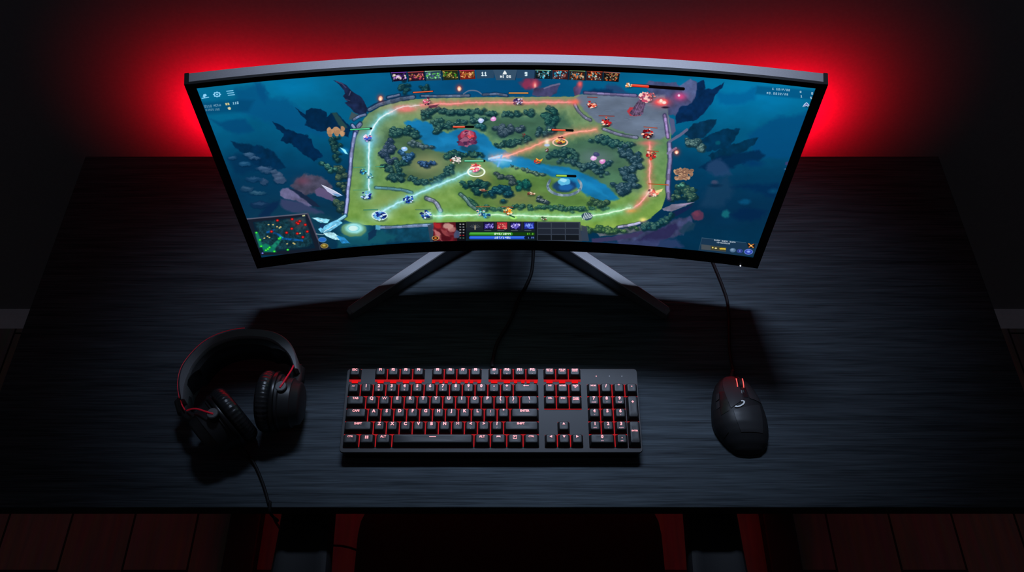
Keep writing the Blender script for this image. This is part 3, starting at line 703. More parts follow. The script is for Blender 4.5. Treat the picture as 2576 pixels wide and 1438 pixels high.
    disc(1176, 346, 24, 18, (120, 40, 68), 1, 1, 3); disc(1176, 340, 17, 14, (176, 66, 96), 1, 1, 2); splat(1176, 340, 15, [(220, 70, 80), (90, 30, 60), (150, 90, 120), (200, 110, 130)], 24); splat(1176, 358, 26, [(110, 50, 86), (70, 40, 74), (150, 90, 120)], 20, 0.3)
    soft_disc(1198, 430, 20, 11, (255, 230, 210), 0.35); splat(1196, 422, 14, [(250, 120, 90), (255, 190, 150), (240, 90, 150), (255, 235, 220), (200, 60, 70)], 30, 0.7); ring(1198, 432, 21, 12, 2.4, (245, 255, 240), 1)
    splat(1410, 352, 13, [(240, 170, 60), (200, 90, 60), (120, 50, 50), (255, 220, 150), (90, 40, 50)], 24); ring(1409, 358, 18, 9, 2.2, (250, 200, 180), 0.95)
    soft_disc(1376, 357, 6, 9, (255, 220, 170), 0.95); disc(1376, 365, 7, 3.5, (180, 200, 240), 0.8, 0.9); splat(1377, 378, 6, [(120, 40, 40), (60, 30, 40), (190, 200, 220)], 10)
    splat(1352, 406, 9, [(210, 40, 40), (240, 110, 50), (250, 190, 60)], 16); poly([(1354, 404), (1366, 398), (1362, 406)], (245, 180, 50), 0.8, 0.95); splat(1316, 340, 6, [(140, 50, 50), (90, 30, 40)], 8); splat(1286, 417, 6, [(250, 250, 240), (40, 60, 60)], 8)
    splat(1148, 402, 12, [(226, 216, 214), (250, 240, 236), (200, 180, 180)], 20, 0.9); splat(1137, 402, 6, [(230, 90, 70), (180, 50, 50)], 6)
    splat(1209, 534, 11, [(30, 80, 120), (150, 220, 220), (20, 110, 130), (240, 200, 190)], 18); splat(1222, 540, 10, [(30, 100, 150), (90, 190, 220), (16, 50, 100)], 16)
    splat(1278, 531, 12, [(245, 150, 40), (250, 210, 120), (170, 80, 30), (250, 250, 230)], 22); disc(1292, 547, 9, 4, (170, 240, 120), 0.9, 0.9, 1); line([(1282, 541), (1294, 546)], 3, (30, 80, 50), 0.8)
    disc(1477, 544, 14, 10, (50, 74, 96), 0.8, 1, 1.5)
    for k in range(6): line([(1466 + k * 4, 552 - k), (1472 + k * 4, 535 + k)], 1.8, (220, 235, 235), 0.6, 0.95)
    splat(1368, 549, 8, [(60, 90, 60), (200, 200, 180), (150, 60, 50), (30, 50, 40)], 14, 0.5); splat(1336, 486, 10, [(150, 90, 70), (90, 50, 44), (230, 210, 180)], 14, 0.4); splat(1216, 478, 9, [(130, 70, 60), (180, 140, 110)], 8, 0.3)
    for x, y, c in ((957, 247, 1), (1155, 222, 1), (1702, 382, 0)):
        soft_disc(x, y, 8, 9, (200, 56, 50), 0.8, False); disc(x, y + 1, 5, 6 if c else 4, (255, 190, 150), 1.2, 0.95, 1); disc(x, y + 2, 2.5, 3.5, (255, 245, 225), 1, 0.9)
    # great tree-like tower in the upper right, with braziers
    poly([(1577, 280), (1584, 270), (1600, 268), (1612, 290), (1600, 292), (1585, 291)], (190, 50, 60), 1.2, 0.9, 1)
    poly([(1584, 284), (1600, 260), (1612, 246), (1628, 250), (1620, 272), (1618, 286), (1604, 291), (1590, 290)], (94, 74, 104), 0.9, 1, 1.5, N4, 0.5)
    for k in range(8): line([(1590 + k * 3.4, 288), (1606 + k * 2.4, 256)], 1.1, mixc((60, 44, 76), (150, 120, 150), rng.random()), 0.6, 0.8, 1)
    splat(1624, 244, 17, [(236, 130, 140), (250, 180, 170), (200, 80, 110), (255, 215, 205), (150, 60, 90)], 44, 0.75); splat(1640, 240, 9, [(240, 140, 130), (160, 70, 90)], 14)
    soft_disc(1664, 257, 22, 11, (236, 60, 70), 1.0, False); disc(1664, 257, 15, 8, (250, 96, 96), 2.5, 0.9, 2); disc(1664, 257, 9, 5, (255, 176, 160), 2, 0.9, 2); disc(1663, 253, 4, 4, (255, 240, 220), 1, 0.9); disc(1671, 258, 5, 3.5, (255, 240, 230), 1, 0.9); disc(1674, 270, 9, 2.5, (30, 20, 40), 1, 0.9)
    soft_disc(1711, 243, 15, 10, (214, 70, 130), 1.0, False); disc(1708, 240, 3, 3, (255, 235, 250), 1.2, 0.9)
    # fountain, lower left
    for pts, c in (([(784, 548), (800, 546), (830, 552), (824, 560), (806, 560)], (140, 214, 236)), ([(800, 575), (830, 560), (850, 552), (862, 560), (830, 582), (808, 586)], (110, 190, 226)), ([(812, 585), (840, 584), (862, 602), (845, 604), (822, 594)], (180, 232, 244)), ([(806, 562), (818, 563), (812, 574), (802, 570)], (20, 50, 90)), ([(846, 592), (866, 596), (880, 612), (860, 612)], (40, 130, 190))):
        poly(pts, c, 0.9, 1, 1.5, N4, 0.25)
    line([(790, 549), (812, 556)], 1.5, (230, 250, 255), 0.6); line([(815, 582), (845, 565)], 1.8, (220, 246, 255), 0.6, 0.9, 1)
    disc(890, 577, 32, 18, (84, 116, 70), 1.5, 1, 2); soft_disc(891, 574, 26, 15, (80, 220, 230), 0.9); disc(891, 574, 21, 12, (160, 232, 236), 2.5, 0.95, 1.5); disc(888, 574, 12, 7, (215, 244, 240), 2, 0.9, 1); ring(889, 574, 14, 7.5, 1.4, (120, 200, 210), 0.8)
    poly([(925, 586), (948, 572), (946, 592), (928, 604)], (14, 44, 76), 1.5, 0.9, 2); poly([(945, 566), (958, 566), (956, 578), (944, 578)], (90, 170, 200), 1.2, 0.9, 2)
    # --- life bars
    bar(882, 326, 934, 323, 3.4, (60, 200, 130), 0.9); bar(1040, 232.5, 1088, 229.5, 3.0, (224, 84, 44), 1.0); bar(1281, 234, 1328, 234, 3.2, (214, 140, 64), 1.0)
    bar(1141, 319, 1190, 319, 4.4, (226, 70, 40), 0.55); bar(1390, 326, 1440, 328, 4.6, (226, 74, 44), 0.62); splat(1381, 325, 5, [(220, 240, 220), (110, 160, 110)], 8)
    bar(1170, 404.5, 1218, 404.5, 4.4, (80, 190, 140), 0.93); bar(1401, 441.5, 1447, 443, 4.6, (150, 200, 40), 0.5)
    bar(1590, 214.5, 1719, 223.5, 6.4, (226, 50, 30), 0.31, (10, 4, 6)); splat(1582, 215, 8, [(250, 230, 200), (240, 160, 90), (255, 250, 240), (200, 120, 80)], 18)
    for x0, y0, x1, y1, c in ((1478, 244, 1502, 245, (180, 60, 50)), (1507, 291, 1545, 292, (190, 60, 50)), (1620, 319, 1653, 322, (220, 90, 60)), (1628, 379, 1656, 381, (210, 90, 60)), (1632, 462, 1681, 465, (236, 100, 30)), (890, 421, 920, 420, (90, 190, 150)), (946, 419, 966, 418, (90, 190, 150)), (889, 478, 924, 477, (120, 200, 140)), (915, 528, 950, 527, (70, 160, 130)), (1198, 520, 1232, 520, (220, 130, 60)), (1262, 520, 1290, 521, (200, 100, 70)), (1046, 527, 1082, 527, (100, 150, 100))):
        line([(x0, y0), (x1, y1)], 2.4, (20, 30, 30), 0.6, 0.7); line([(x0, y0), (x1, y1)], 1.6, c, 0.5, 0.95)
    # --- top row: ten tiles, two scores, a clock
    tiles = (((984, 183), (1022, 181), (1024, 202), (990, 205), (110, 60, 170), [(26, 16, 40), (150, 90, 190), (230, 200, 240), (70, 40, 110), (230, 220, 190)]),
             ((1026, 182), (1066, 179.5), (1069, 202), (1030, 204.5), (160, 60, 60), [(40, 20, 36), (200, 70, 80), (230, 120, 130), (150, 110, 50), (90, 30, 60)]),
             ((1069, 179), (1109, 177), (1111, 201.5), (1073, 203), (190, 240, 190), [(40, 66, 82), (90, 190, 80), (170, 210, 220), (70, 90, 130), (120, 230, 100)]),
             ((1112, 177.5), (1151, 176), (1154, 200), (1116, 201.5), (150, 110, 50), [(34, 40, 24), (50, 170, 40), (120, 160, 50), (200, 180, 90), (70, 60, 30)]),
             ((1155, 176.5), (1193, 175.5), (1196, 198.5), (1158, 200), (210, 60, 110), [(110, 30, 26), (220, 120, 60), (250, 190, 130), (90, 20, 24), (140, 130, 50)]),
             ((1347, 175.5), (1386, 176.5), (1385, 198.5), (1346, 197.5), (160, 230, 190), [(16, 24, 28), (200, 200, 196), (20, 110, 120), (70, 190, 220), (60, 66, 70)]),
             ((1390, 175.5), (1429, 178), (1428, 200), (1389, 198.5), (190, 84, 60), [(60, 26, 30), (220, 210, 210), (60, 190, 220), (150, 90, 80), (20, 60, 90)]),
             ((1433, 177), (1472, 178.5), (1471, 202.5), (1431, 200.5), (170, 230, 150), [(44, 30, 26), (190, 180, 150), (40, 110, 140), (230, 120, 60), (120, 60, 40)]),
             ((1476, 178), (1516, 180.5), (1514, 203.5), (1474, 202), (180, 70, 50), [(56, 22, 22), (220, 220, 200), (90, 180, 180), (230, 110, 50), (130, 90, 80)]),
             ((1519, 181), (1559, 184), (1556, 206), (1517, 203.5), (170, 90, 70), [(22, 18, 18), (160, 140, 90), (230, 100, 50), (220, 210, 180), (60, 50, 40)]))
    for k, (a, b, c, d, top, pal) in enumerate(tiles):
        portrait([a, b, c, d], pal, 40 + k); line([a, b], 2.4, top, 0.5)
        line([(a[0] - 2, a[1]), (d[0] - 2, d[1])], 2.2, (8, 10, 16), 0.6, 0.8)
    for q, c in (([(1197, 176), (1243, 174), (1243, 196), (1200, 198)], (44, 72, 98)), ([(1240, 174.5), (1302, 174.5), (1296, 201.5), (1248, 201.5)], (56, 80, 104)), ([(1301, 174.5), (1346, 175.5), (1344, 197.5), (1299, 196.5)], (40, 68, 98))):
        poly(q, c, 0.7, 0.95); line([q[1], q[2]], 1.4, (20, 40, 66), 0.6, 0.8)
    text('11', 1211, 180.5, 6, 10.5, (226, 244, 250), 0, 0, 0.25, 1, 1.15); text('9', 1320, 181, 6.5, 10, (220, 240, 248), 0, 0, 0.3, 1, 1.1)
    poly([(1269.5, 177), (1273.5, 182), (1275, 187), (1264, 187), (1266, 182)], (235, 240, 240), 0.6, 1, 0.6); text('WB', 1258, 189.5, 5, 6, (240, 246, 248), 0, 0, 0.3, 1, 1.1); text('06', 1274, 189.5, 5, 6, (240, 246, 248), 0, 0, 0.3, 1, 1.1)
    # --- upper left: menu signs and small print
    LC = (150, 214, 250)
    poly([(510, 242.6), (512, 237), (518, 236), (521, 240), (516, 243), (516, 246)], LC, 0.6, 0.95, 0.6); line([(508, 247), (525, 244.5)], 2.4, LC, 0.6, 0.95, 0.5)
    ring(546, 237.5, 7, 5, 2.2, LC, 0.95)
    for k in range(8): a = k * 0.785; disc(546 + 8.6 * math.cos(a), 237.5 + 6 * math.sin(a), 1.6, 1.3, LC, 0.5)
    disc(546, 237.5, 2.5, 2, LC, 0.6)
    for y, x in ((229.4, 570), (234.6, 572), (239.6, 574)): line([(x, y), (x + 16, y - 1.6)], 2.0, LC, 0.5)
    text('0110', 514, 264.2, 3.6, 6.5, (110, 150, 176), -0.05, 0.15, 0.35, 0.85); text('ACRA', 537, 262, 3.6, 6, (130, 166, 190), -0.05, 0.15, 0.35, 0.85); text('03905', 517, 273.8, 3.2, 5.5, (100, 140, 166), -0.05, 0.15, 0.35, 0.8); text('160', 540, 272.5, 3.2, 5.5, (110, 146, 170), -0.05, 0.15, 0.35, 0.8)
    poly([(566, 259), (576, 258), (578, 264), (568, 265)], (214, 204, 150), 0.5, 0.95); line([(571, 259), (573, 264)], 1.2, (60, 70, 60), 0.5); text('110', 585, 256.5, 3.8, 6, (170, 214, 236), -0.08, 0.15, 0.4); poly([(572, 271), (577, 268.5), (581, 271), (580, 276), (575, 276)], (226, 214, 172), 0.6, 0.95, 0.5)
    # --- upper right small print
    poly([(1905, 216), (1980, 222), (2056, 228), (2046, 250), (1990, 246), (1900, 236)], (4, 72, 118), 3, 0.6)
    text('G.GOIP/00', 1943, 221, 3.4, 5.2, (170, 200, 220), 0.07, -0.1, 0.5, 0.9); text('MO.0032/26', 1929, 231, 3.6, 5.4, (170, 200, 220), 0.07, -0.1, 0.55, 0.9)
    text('0', 2012, 228.5, 4, 4.5, (210, 226, 236), 0.07); text('0', 2041, 232, 4, 5.5, (200, 220, 232), 0.07); text('1', 2014, 239, 4, 6, (210, 226, 236), 0.07); text('5', 2038, 243, 4, 5.5, (200, 220, 232), 0.07)
    line([(2020, 268), (2025, 261), (2029, 258), (2034, 263), (2036, 268)], 2, (210, 215, 245), 0.6); splat(2028, 265, 6, [(200, 200, 240), (140, 90, 190), (230, 230, 250)], 10, 0.7)
    # --- small map, lower left
    poly([(619, 550), (775, 536), (801, 604), (812, 610), (846, 634), (655, 642)], (22, 28, 42), 1, 0.96); line([(621, 550.5), (773, 537)], 3.2, (88, 92, 112), 0.7); line([(774, 537), (800, 602)], 4, (74, 72, 92), 0.7); line([(800, 602), (806, 630)], 2, (50, 56, 70), 0.7)
    poly([(636, 558), (768, 544), (793, 624), (656, 635)], (10, 34, 52), 1.2, 0.97); poly([(642, 560), (706, 552), (766, 546), (786, 612), (772, 620), (664, 632)], (24, 62, 72), 2.5, 0.8, 2, N4, 0.45)
    poly([(722, 552), (766, 546), (774, 580), (744, 574)], (62, 66, 76), 4, 0.7, 2); poly([(657, 616), (668, 612), (690, 622), (695, 634), (664, 634)], (18, 120, 98), 2, 0.95, 1); poly([(641, 584), (650, 586), (662, 620), (652, 622)], (24, 126, 104), 2, 0.9, 1); poly([(682, 618), (704, 598), (710, 602), (692, 624)], (26, 140, 110), 2, 0.9, 1)
    for pts, w_ in (([(672, 584), (690, 578)], 5), ([(690, 586), (704, 592), (710, 599), (735, 602), (760, 605)], 5)): line(smooth2(pts), w_, (16, 90, 160), 1, 0.95, 1)
    line([(704, 594), (712, 597)], 3, (40, 150, 200), 1)
    for k in range(70): disc(662 + rng.random() * 110, 560 + rng.random() * 60, 3 + 3 * rng.random(), 1.5 + 2 * rng.random(), (8, 34, 50), 1, 0.35, 2, rng.random() * 3)
    for x, y in ((698, 554), (735, 551), (747, 560), (754, 556), (750, 562), (768, 565), (734, 575), (721, 585), (748, 587), (773, 582), (762, 596), (683, 582)): disc(x, y, 4.4, 3.6, (120, 10, 14), 1, 0.9); disc(x, y, 2.6, 2.1, (236, 40, 36), 0.7)
    for x, y in ((645, 585), (654, 603), (702, 600), (705, 598), (657, 619), (678, 622), (669, 629), (674, 626), (690, 632), (724, 628)): disc(x, y, 3.6, 2.8, (20, 150, 50), 1, 0.9); disc(x, y, 2.3, 1.8, (80, 250, 70), 0.7)
    for x, y in ((676, 565), (687, 565), (697, 570), (703, 573), (706, 571), (673, 594), (678, 597), (665, 599), (738, 611), (741, 613), (722, 613), (755, 586)): disc(x, y, 2.4, 1.6, (220, 196, 120), 0.7, 0.95, 1)
    poly([(760, 541), (767, 540), (768, 543.5), (761, 544.5)], (196, 200, 150), 0.6); disc(660.5, 636.5, 2.4, 1.8, (130, 130, 240), 0.8)
    disc(811, 602.5, 10.5, 6.6, (80, 140, 180), 0.7); disc(811, 602.5, 8.8, 5.4, (40, 104, 190), 0.8, 1, 1); disc(816, 618, 10, 6.4, (170, 150, 110), 0.7); disc(816, 618, 8.4, 5.2, (110, 92, 30), 0.8); disc(815, 617, 4, 2.6, (190, 172, 90), 1.2)
    line([(795, 588), (812, 590), (822, 585)], 1.4, (200, 220, 220), 0.6, 0.8)
    # --- bottom panel
    poly([(1076, 566), (1090, 562), (1094, 608), (1082, 608)], (52, 66, 84), 0.8, 0.9); poly([(1462, 566), (1476, 570), (1482, 606), (1462, 606)], (54, 64, 80), 0.8, 0.9); line([(1090, 562), (1090, 604)], 1.6, (88, 100, 120), 0.6, 0.7)
    poly([(1091, 560), (1173, 558), (1173, 607), (1089, 607)], (14, 14, 20), 0.7)
    # abstract red, cream and dark patches in the portrait field
    poly([(1091, 561), (1146, 559), (1150, 606), (1090, 606)], (96, 24, 34), 0.7, 1, 0.5, N2, 0.5)
    for x, y, rx, ry, c, an in ((1100, 566, 10, 6, (176, 40, 44), 0.3), (1128, 571, 14, 9, (206, 160, 150), 0.2), (1120, 585, 14, 6, (150, 70, 74), 0.8), (1100, 586, 12, 4, (196, 120, 120), 0.8), (1104, 596, 11, 3, (186, 110, 112), 0.8), (1138, 578, 9, 5, (170, 110, 108), -0.4), (1118, 575, 8, 3, (116, 30, 40), 0.5), (1134, 588, 10, 4, (120, 46, 56), 0.1), (1122, 599, 14, 5, (70, 14, 24), 0), (1150, 588, 8, 10, (70, 86, 120), 0)):
        disc(x, y, rx, ry, c, 1.4, 0.85, 3, an)
    for k in range(6):
        for x in (1158, 1166): disc(x, 563.5 + k * 7, 2.4, 1.4, ((190, 190, 190), (150, 160, 160), (200, 50, 50), (80, 120, 110))[(k + x) % 4 if k > 2 else k % 2], 0.6, 0.9, 0.8)
    ring(1095.5, 598.5, 8, 5, 1.6, (190, 150, 90), 1); disc(1095.5, 598.5, 6.5, 4, (50, 16, 12), 0.7); disc(1095.5, 598.5, 3.4, 2.2, (220, 120, 40), 0.8)
    poly([(1173, 557), (1348, 557), (1350, 608), (1174, 608)], (32, 36, 46), 0.7, 0.97); poly([(1173, 580), (1348, 580), (1350, 608), (1174, 608)], (12, 30, 30), 2.5, 0.7)
    for k in range(7): a = -2.8 + k * 0.42; line([(1195, 574), (1195 + 13 * math.cos(a), 572 + 9 * math.sin(a))], 1.2, (84, 92, 100), 0.6, 0.9)
    line([(1195, 567), (1195, 577)], 2, (226, 206, 160), 0.5)
    for x, pal, sd in ((1217, [(26, 20, 70), (110, 100, 210), (180, 170, 240), (50, 40, 120)], 71), (1250, [(190, 44, 56), (230, 90, 100), (130, 30, 40), (220, 160, 130)], 72), (1284, [(26, 24, 80), (120, 110, 220), (220, 210, 250), (60, 50, 140)], 73), (1318, [(30, 40, 130), (80, 110, 230), (150, 180, 250), (40, 60, 170)], 74)):
        poly([(x - 1, 558), (x + 27, 558), (x + 27, 577), (x - 1, 577)], (10, 12, 24), 0.6); portrait([(x, 559), (x + 26, 559), (x + 26, 576), (x, 576)], pal, sd); line([(x + 2, 579.5), (x + 18, 579.5)], 1.4, (150, 156, 160), 0.6, 0.5)
    line([(1184, 588), (1342, 588)], 8, (20, 60, 16), 0.6); line([(1184, 588), (1286, 588)], 8, (50, 140, 40), 0.8); line([(1184, 586), (1260, 586)], 2.6, (110, 200, 90), 1.2, 0.8); line([(1184, 597.5), (1320, 597.5)], 8, (36, 84, 210), 0.6); line([(1184, 596), (1320, 596)], 2.6, (80, 140, 245), 1.2, 0.8); line([(1322, 597.5), (1342, 597.5)], 7, (10, 24, 50), 0.6)
    text('845/3844', 1244, 585.2, 4, 5.2, (224, 240, 214), 0, -0.1, 0.32, 1, 1.1); text('187/1481', 1244, 594.6, 4, 5.2, (214, 228, 250), 0, -0.1, 0.32, 1, 1.1); text('07.0', 1326, 585.6, 3, 4.2, (120, 220, 60), 0, 0, 0.4, 0.9); text('1.05', 1328, 595.2, 3, 4, (120, 150, 230), 0, 0, 0.4, 0.9)
    poly([(1350, 557), (1460, 558), (1464, 607), (1350, 607)], (54, 62, 76), 0.7, 0.97)
    for r in range(3):
        for c in range(3):
            x0 = 1353 + c * 35.2; y0 = 560 + r * 15.2; poly([(x0, y0), (x0 + 32.5, y0 + 0.3), (x0 + 33, y0 + 13), (x0, y0 + 13)], ((36, 42, 56), (32, 38, 50), (18, 22, 28))[r], 0.6)
    poly([(1346, 557), (1351, 557), (1351, 608), (1346, 608)], (16, 22, 30), 0.7)
    # --- lower right panel
    poly([(1760, 625), (1766, 598), (1880, 611), (1908, 612), (1902, 645), (1755, 634)], (30, 54, 78), 1.2, 0.75); line([(1766, 598), (1876, 610)], 1.2, (90, 116, 136), 0.7, 0.7); line([(1766, 598), (1758, 628)], 1.2, (80, 100, 116), 0.7, 0.6)
    for x, n in ((1797, 5), (1816, 5), (1836, 5)): text('0123456'[:n], x, 602 + (x - 1797) * 0.11, 2.3, 3.2, (206, 214, 224), 0.1, 0, 0.3, 0.95)
    text('1040100108', 1803, 607.6, 2.5, 3.2, (196, 206, 216), 0.1, 0, 0.35, 0.95)
    poly([(1764, 614), (1827, 622), (1826, 633), (1764, 627)], (70, 78, 84), 0.8, 0.95); poly([(1788, 618), (1827, 622), (1826, 632), (1788, 628)], (66, 64, 44), 1, 0.9); disc(1793, 622.5, 2, 1.8, (240, 220, 110), 0.6); disc(1801, 624, 3, 1.8, (236, 220, 150), 0.6, 1, 0.6); line([(1812, 625), (1824, 626)], 4, (226, 196, 60), 0.7, 0.95, 0.8)
    disc(1843.5, 629, 7.5, 5.4, (86, 116, 148), 0.8); disc(1842, 627.5, 4, 2.6, (140, 166, 190), 1.2, 0.8); disc(1861, 631, 7.5, 4.8, (60, 76, 170), 0.8); disc(1861, 631, 5.6, 3.4, (36, 50, 110), 0.7); disc(1861, 631, 2.5, 1.8, (110, 130, 220), 0.8); disc(1883, 633, 11, 7, (110, 140, 220), 0.8); disc(1883, 633, 9, 5.4, (44, 62, 170), 0.8); disc(1883, 632.5, 4.5, 2.8, (130, 160, 240), 1.2)
    poly([(1880, 612), (1900, 614), (1898, 624), (1881, 622)], (18, 20, 26), 0.8, 0.95, 0.6); line([(1884, 613), (1895, 622)], 2.6, (226, 140, 60), 0.6, 1, 0.8); line([(1895, 614), (1884, 621)], 2.6, (210, 120, 50), 0.6, 1, 0.8); disc(1889.5, 617.5, 2.6, 2.2, (250, 200, 120), 0.6)
    PIC = np.clip(PIC, 0, 1)

paint()
# ------------------------------------------------------------------ monitor
def arc(x, z, off):
    """point of the curved monitor: x along the chord of the front, z above the desk, off behind the front"""
    p = math.asin(x / RAD)
    return Vector((CX + (RAD + off) * math.sin(p), SCY - RAD + (RAD + off) * math.cos(p), DESK + z))

mon = thing('curved_monitor', 'wide curved black monitor showing a battle game on its lit screen', 'monitor', (CX, 0.95, DESK))
def ml(bm): bmesh.ops.translate(bm, verts=bm.verts[:], vec=(-CX, -0.95, -DESK)); return bm

def arc_box(bm, x0, x1, z0, z1, o0, o1, n):
    L = []
    for i in range(n + 1):
        x = x0 + (x1 - x0) * i / n
        L.append([arc(x, z0, o0), arc(x, z1, o0), arc(x, z1, o1), arc(x, z0, o1)])
    loft(bm, L)
HW = 0.3805; ZB, ZT = 0.100, 0.4715
# screen with picture coordinates
bm = bmesh.new(); uvl = bm.loops.layers.uv.new('picture')
nu, nv = 64, 8
g = [[None] * (nv + 1) for _ in range(nu + 1)]
for i in range(nu + 1):
    p = PHI * (2 * i / nu - 1)
    for j in range(nv + 1):
        z = SZ0 + (SZ1 - SZ0) * j / nv
        g[i][j] = bm.verts.new((CX + RAD * math.sin(p), SCY - RAD + RAD * math.cos(p), DESK + z))
for i in range(nu):
    for j in range(nv):
        f = bm.faces.new((g[i][j], g[i + 1][j], g[i + 1][j + 1], g[i][j + 1]))
        for l, (a, b) in zip(f.loops, ((i, j), (i + 1, j), (i + 1, j + 1), (i, j + 1))):
            l[uvl].uv = (a / nu, b / nv)
img = bpy.data.images.new('game_picture', TW, TH, alpha=False, float_buffer=False)
img.pixels.foreach_set(np.concatenate([PIC, np.ones((TH, TW, 1))], -1).astype(np.float32).ravel()); img.update(); img.pack()
M_SCREEN = mat('lit_screen', (0.0, 0.0, 0.0), 0.5, spec=0.0)
nt = M_SCREEN.node_tree; ti = nt.nodes.new('ShaderNodeTexImage'); ti.image = img; ti.extension = 'EXTEND'
uvn = nt.nodes.new('ShaderNodeUVMap'); uvn.uv_map = 'picture'
nt.links.new(uvn.outputs['UV'], ti.inputs['Vector'])
nt.links.new(ti.outputs['Color'], nt.nodes['Principled BSDF'].inputs['Emission Color'])
nt.nodes['Principled BSDF'].inputs['Emission Strength'].default_value = 1.0
scr = obj('screen', ml(bm), M_SCREEN, mon, smooth=3.3)
tag(scr, 'glowing screen with a green and blue game map')
# black frame round it
bm = bmesh.new()
arc_box(bm, -HW, HW, SZ1, ZT, -0.0012, 0.0025, 64)
arc_box(bm, -HW, HW, ZB, SZ0, -0.0012, 0.016, 64)
arc_box(bm, -HW, -0.3695, SZ0, SZ1, -0.0012, 0.0025, 2)
arc_box(bm, 0.3695, HW, SZ0, SZ1, -0.0012, 0.0025, 2)
arc_box(bm, -HW - 0.001, -HW + 0.004, ZB, ZT + 0.0005, -0.0012, 0.0185, 2)
arc_box(bm, HW - 0.004, HW + 0.001, ZB, ZT + 0.0005, -0.0012, 0.0185, 2)
obj('bezel', ml(bm), M_BEZEL, mon)
# shell: thin rim, deeper towards the middle of the back
bm = bmesh.new(); L = []
n = 64
for i in range(n + 1):
    x = -HW + 0.0042 + (2 * HW - 0.0084) * i / n
    k = max(0.0, 1 - (abs(x) / 0.30) ** 4)
    prof = [(ZB + 0.0005, 0.0162), (SZ0, 0.0026), (ZT - 0.0012, 0.0026), (ZT, 0.0034), (ZT, 0.0178), (ZT - 0.0015, 0.0192), (0.435, 0.022 + 0.012 * k), (0.37, 0.024 + 0.034 * k), (0.25, 0.024 + 0.034 * k), (0.17, 0.022 + 0.004 * k), (0.115, 0.020)]
    L.append([arc(x, z, o) for z, o in prof])
loft(bm, L)
obj('back_shell', ml(bm), M_SILVER, mon, smooth=0.6)
# power light under the lower right rim
bm = bmesh.new(); bmesh.ops.create_icosphere(bm, subdivisions=2, radius=0.0011, matrix=Matrix.Translation(arc(0.3555, 0.1015, -0.0016)))
tag(obj('power_light', ml(bm), mat('white_indicator', (0.8, 0.85, 1), 0.4, emit=(0.8, 0.85, 1.0), estr=2.0, var=0.02), mon), 'tiny white power light')
# stand: two splayed feet, a column and its joint
hub = Vector((CX, 0.975, DESK))
for sx, (tx, ty) in ((-1, (876, 787)), (1, (1682, 787))):
    tip = at(tx, ty, 0.012)
    d = (tip - hub); d.z = 0; Lg = d.length; d.normalize(); s_ = Vector((-d.y, d.x, 0))
    bm = bmesh.new(); rows = []
    for t, hw, h in ((0.06, 0.0090, 0.044), (0.3, 0.0087, 0.037), (0.55, 0.0084, 0.030), (0.8, 0.0081, 0.023), (0.95, 0.0078, 0.0185), (0.985, 0.0074, 0.0170), (1.0, 0.0055, 0.0130)):
        c = hub + d * (Lg * t)
        rows.append([c + s_ * a + Vector((0, 0, z)) for a, z in ((-hw, 0.001), (-hw, h - 0.0012), (-hw + 0.0012, h), (hw - 0.0012, h), (hw, h - 0.0012), (hw, 0.001))])
    loft(bm, rows)
    obj('stand_leg', ml(bm), M_STAND, mon)
bm = rbox(CX - 0.034, CX + 0.034, 0.955, 0.985, DESK + 0.001, DESK + 0.33, 0.006, 3)
obj('stand_column', ml(bm), M_STAND, mon, smooth=0.6)
bm = rbox(CX - 0.05, CX + 0.05, 0.893, 0.957, DESK + 0.24, DESK + 0.33, 0.006, 3)
obj('tilt_joint', ml(bm), M_STEEL, mon, smooth=0.6)
# ------------------------------------------------------------------ keyboard
KW, KD = 0.432, 0.130
KX, KY0 = -0.0297, 0.5345
KT0, KT1 = 0.0255, 0.0375           # height of the plate at the front and at the back
kb = thing('mechanical_keyboard', 'full size black mechanical keyboard with red glowing keys on the desk', 'keyboard', (KX, KY0, DESK))
TILT = math.atan2(KT1 - KT0, KD)
def kp(x, y, z=0.0):
    """point on the tilted plate: x from the middle, y from the front edge, z above it"""
    return Vector((x, y * math.cos(TILT) - z * math.sin(TILT), KT0 + y * math.sin(TILT) + z * math.cos(TILT)))
KM = Matrix.Translation((0, 0, KT0)) @ Matrix.Rotation(TILT, 4, 'X')
M_CASE = mat('black_keyboard_case', (0.006, 0.006, 0.007), 0.5, spec=0.3, bump=(900, 0.08, (1, 1, 1)))
M_PLATE = mat('grey_anodised_plate', (0.026, 0.0265, 0.029), 0.5, metal=0.1, spec=0.2, bump=(700, 0.04, (1, 6, 1)), var=0.05)
M_KEY = mat('black_keycap', (0.0145, 0.0148, 0.016), 0.45, spec=0.26, bump=(1200, 0.05, (1, 1, 1)))
M_LEG = mat('glowing_red_legend', (0.9, 0.3, 0.3), 0.5, emit=(1.0, 0.33, 0.33), estr=1.0, var=0.02)
M_LEG2 = mat('faint_red_legend', (0.5, 0.3, 0.3), 0.5, emit=(0.65, 0.22, 0.24), estr=0.5, var=0.02)
M_GLOW = mat('red_backlight', (0.02, 0.0, 0.0), 0.8, spec=0.0, emit=(1.0, 0.030, 0.042), estr=0.42, var=0.02)
M_GLOW2 = mat('bright_red_backlight', (0.02, 0.0, 0.0), 0.8, spec=0.0, emit=(1.0, 0.010, 0.012), estr=0.75, var=0.02)
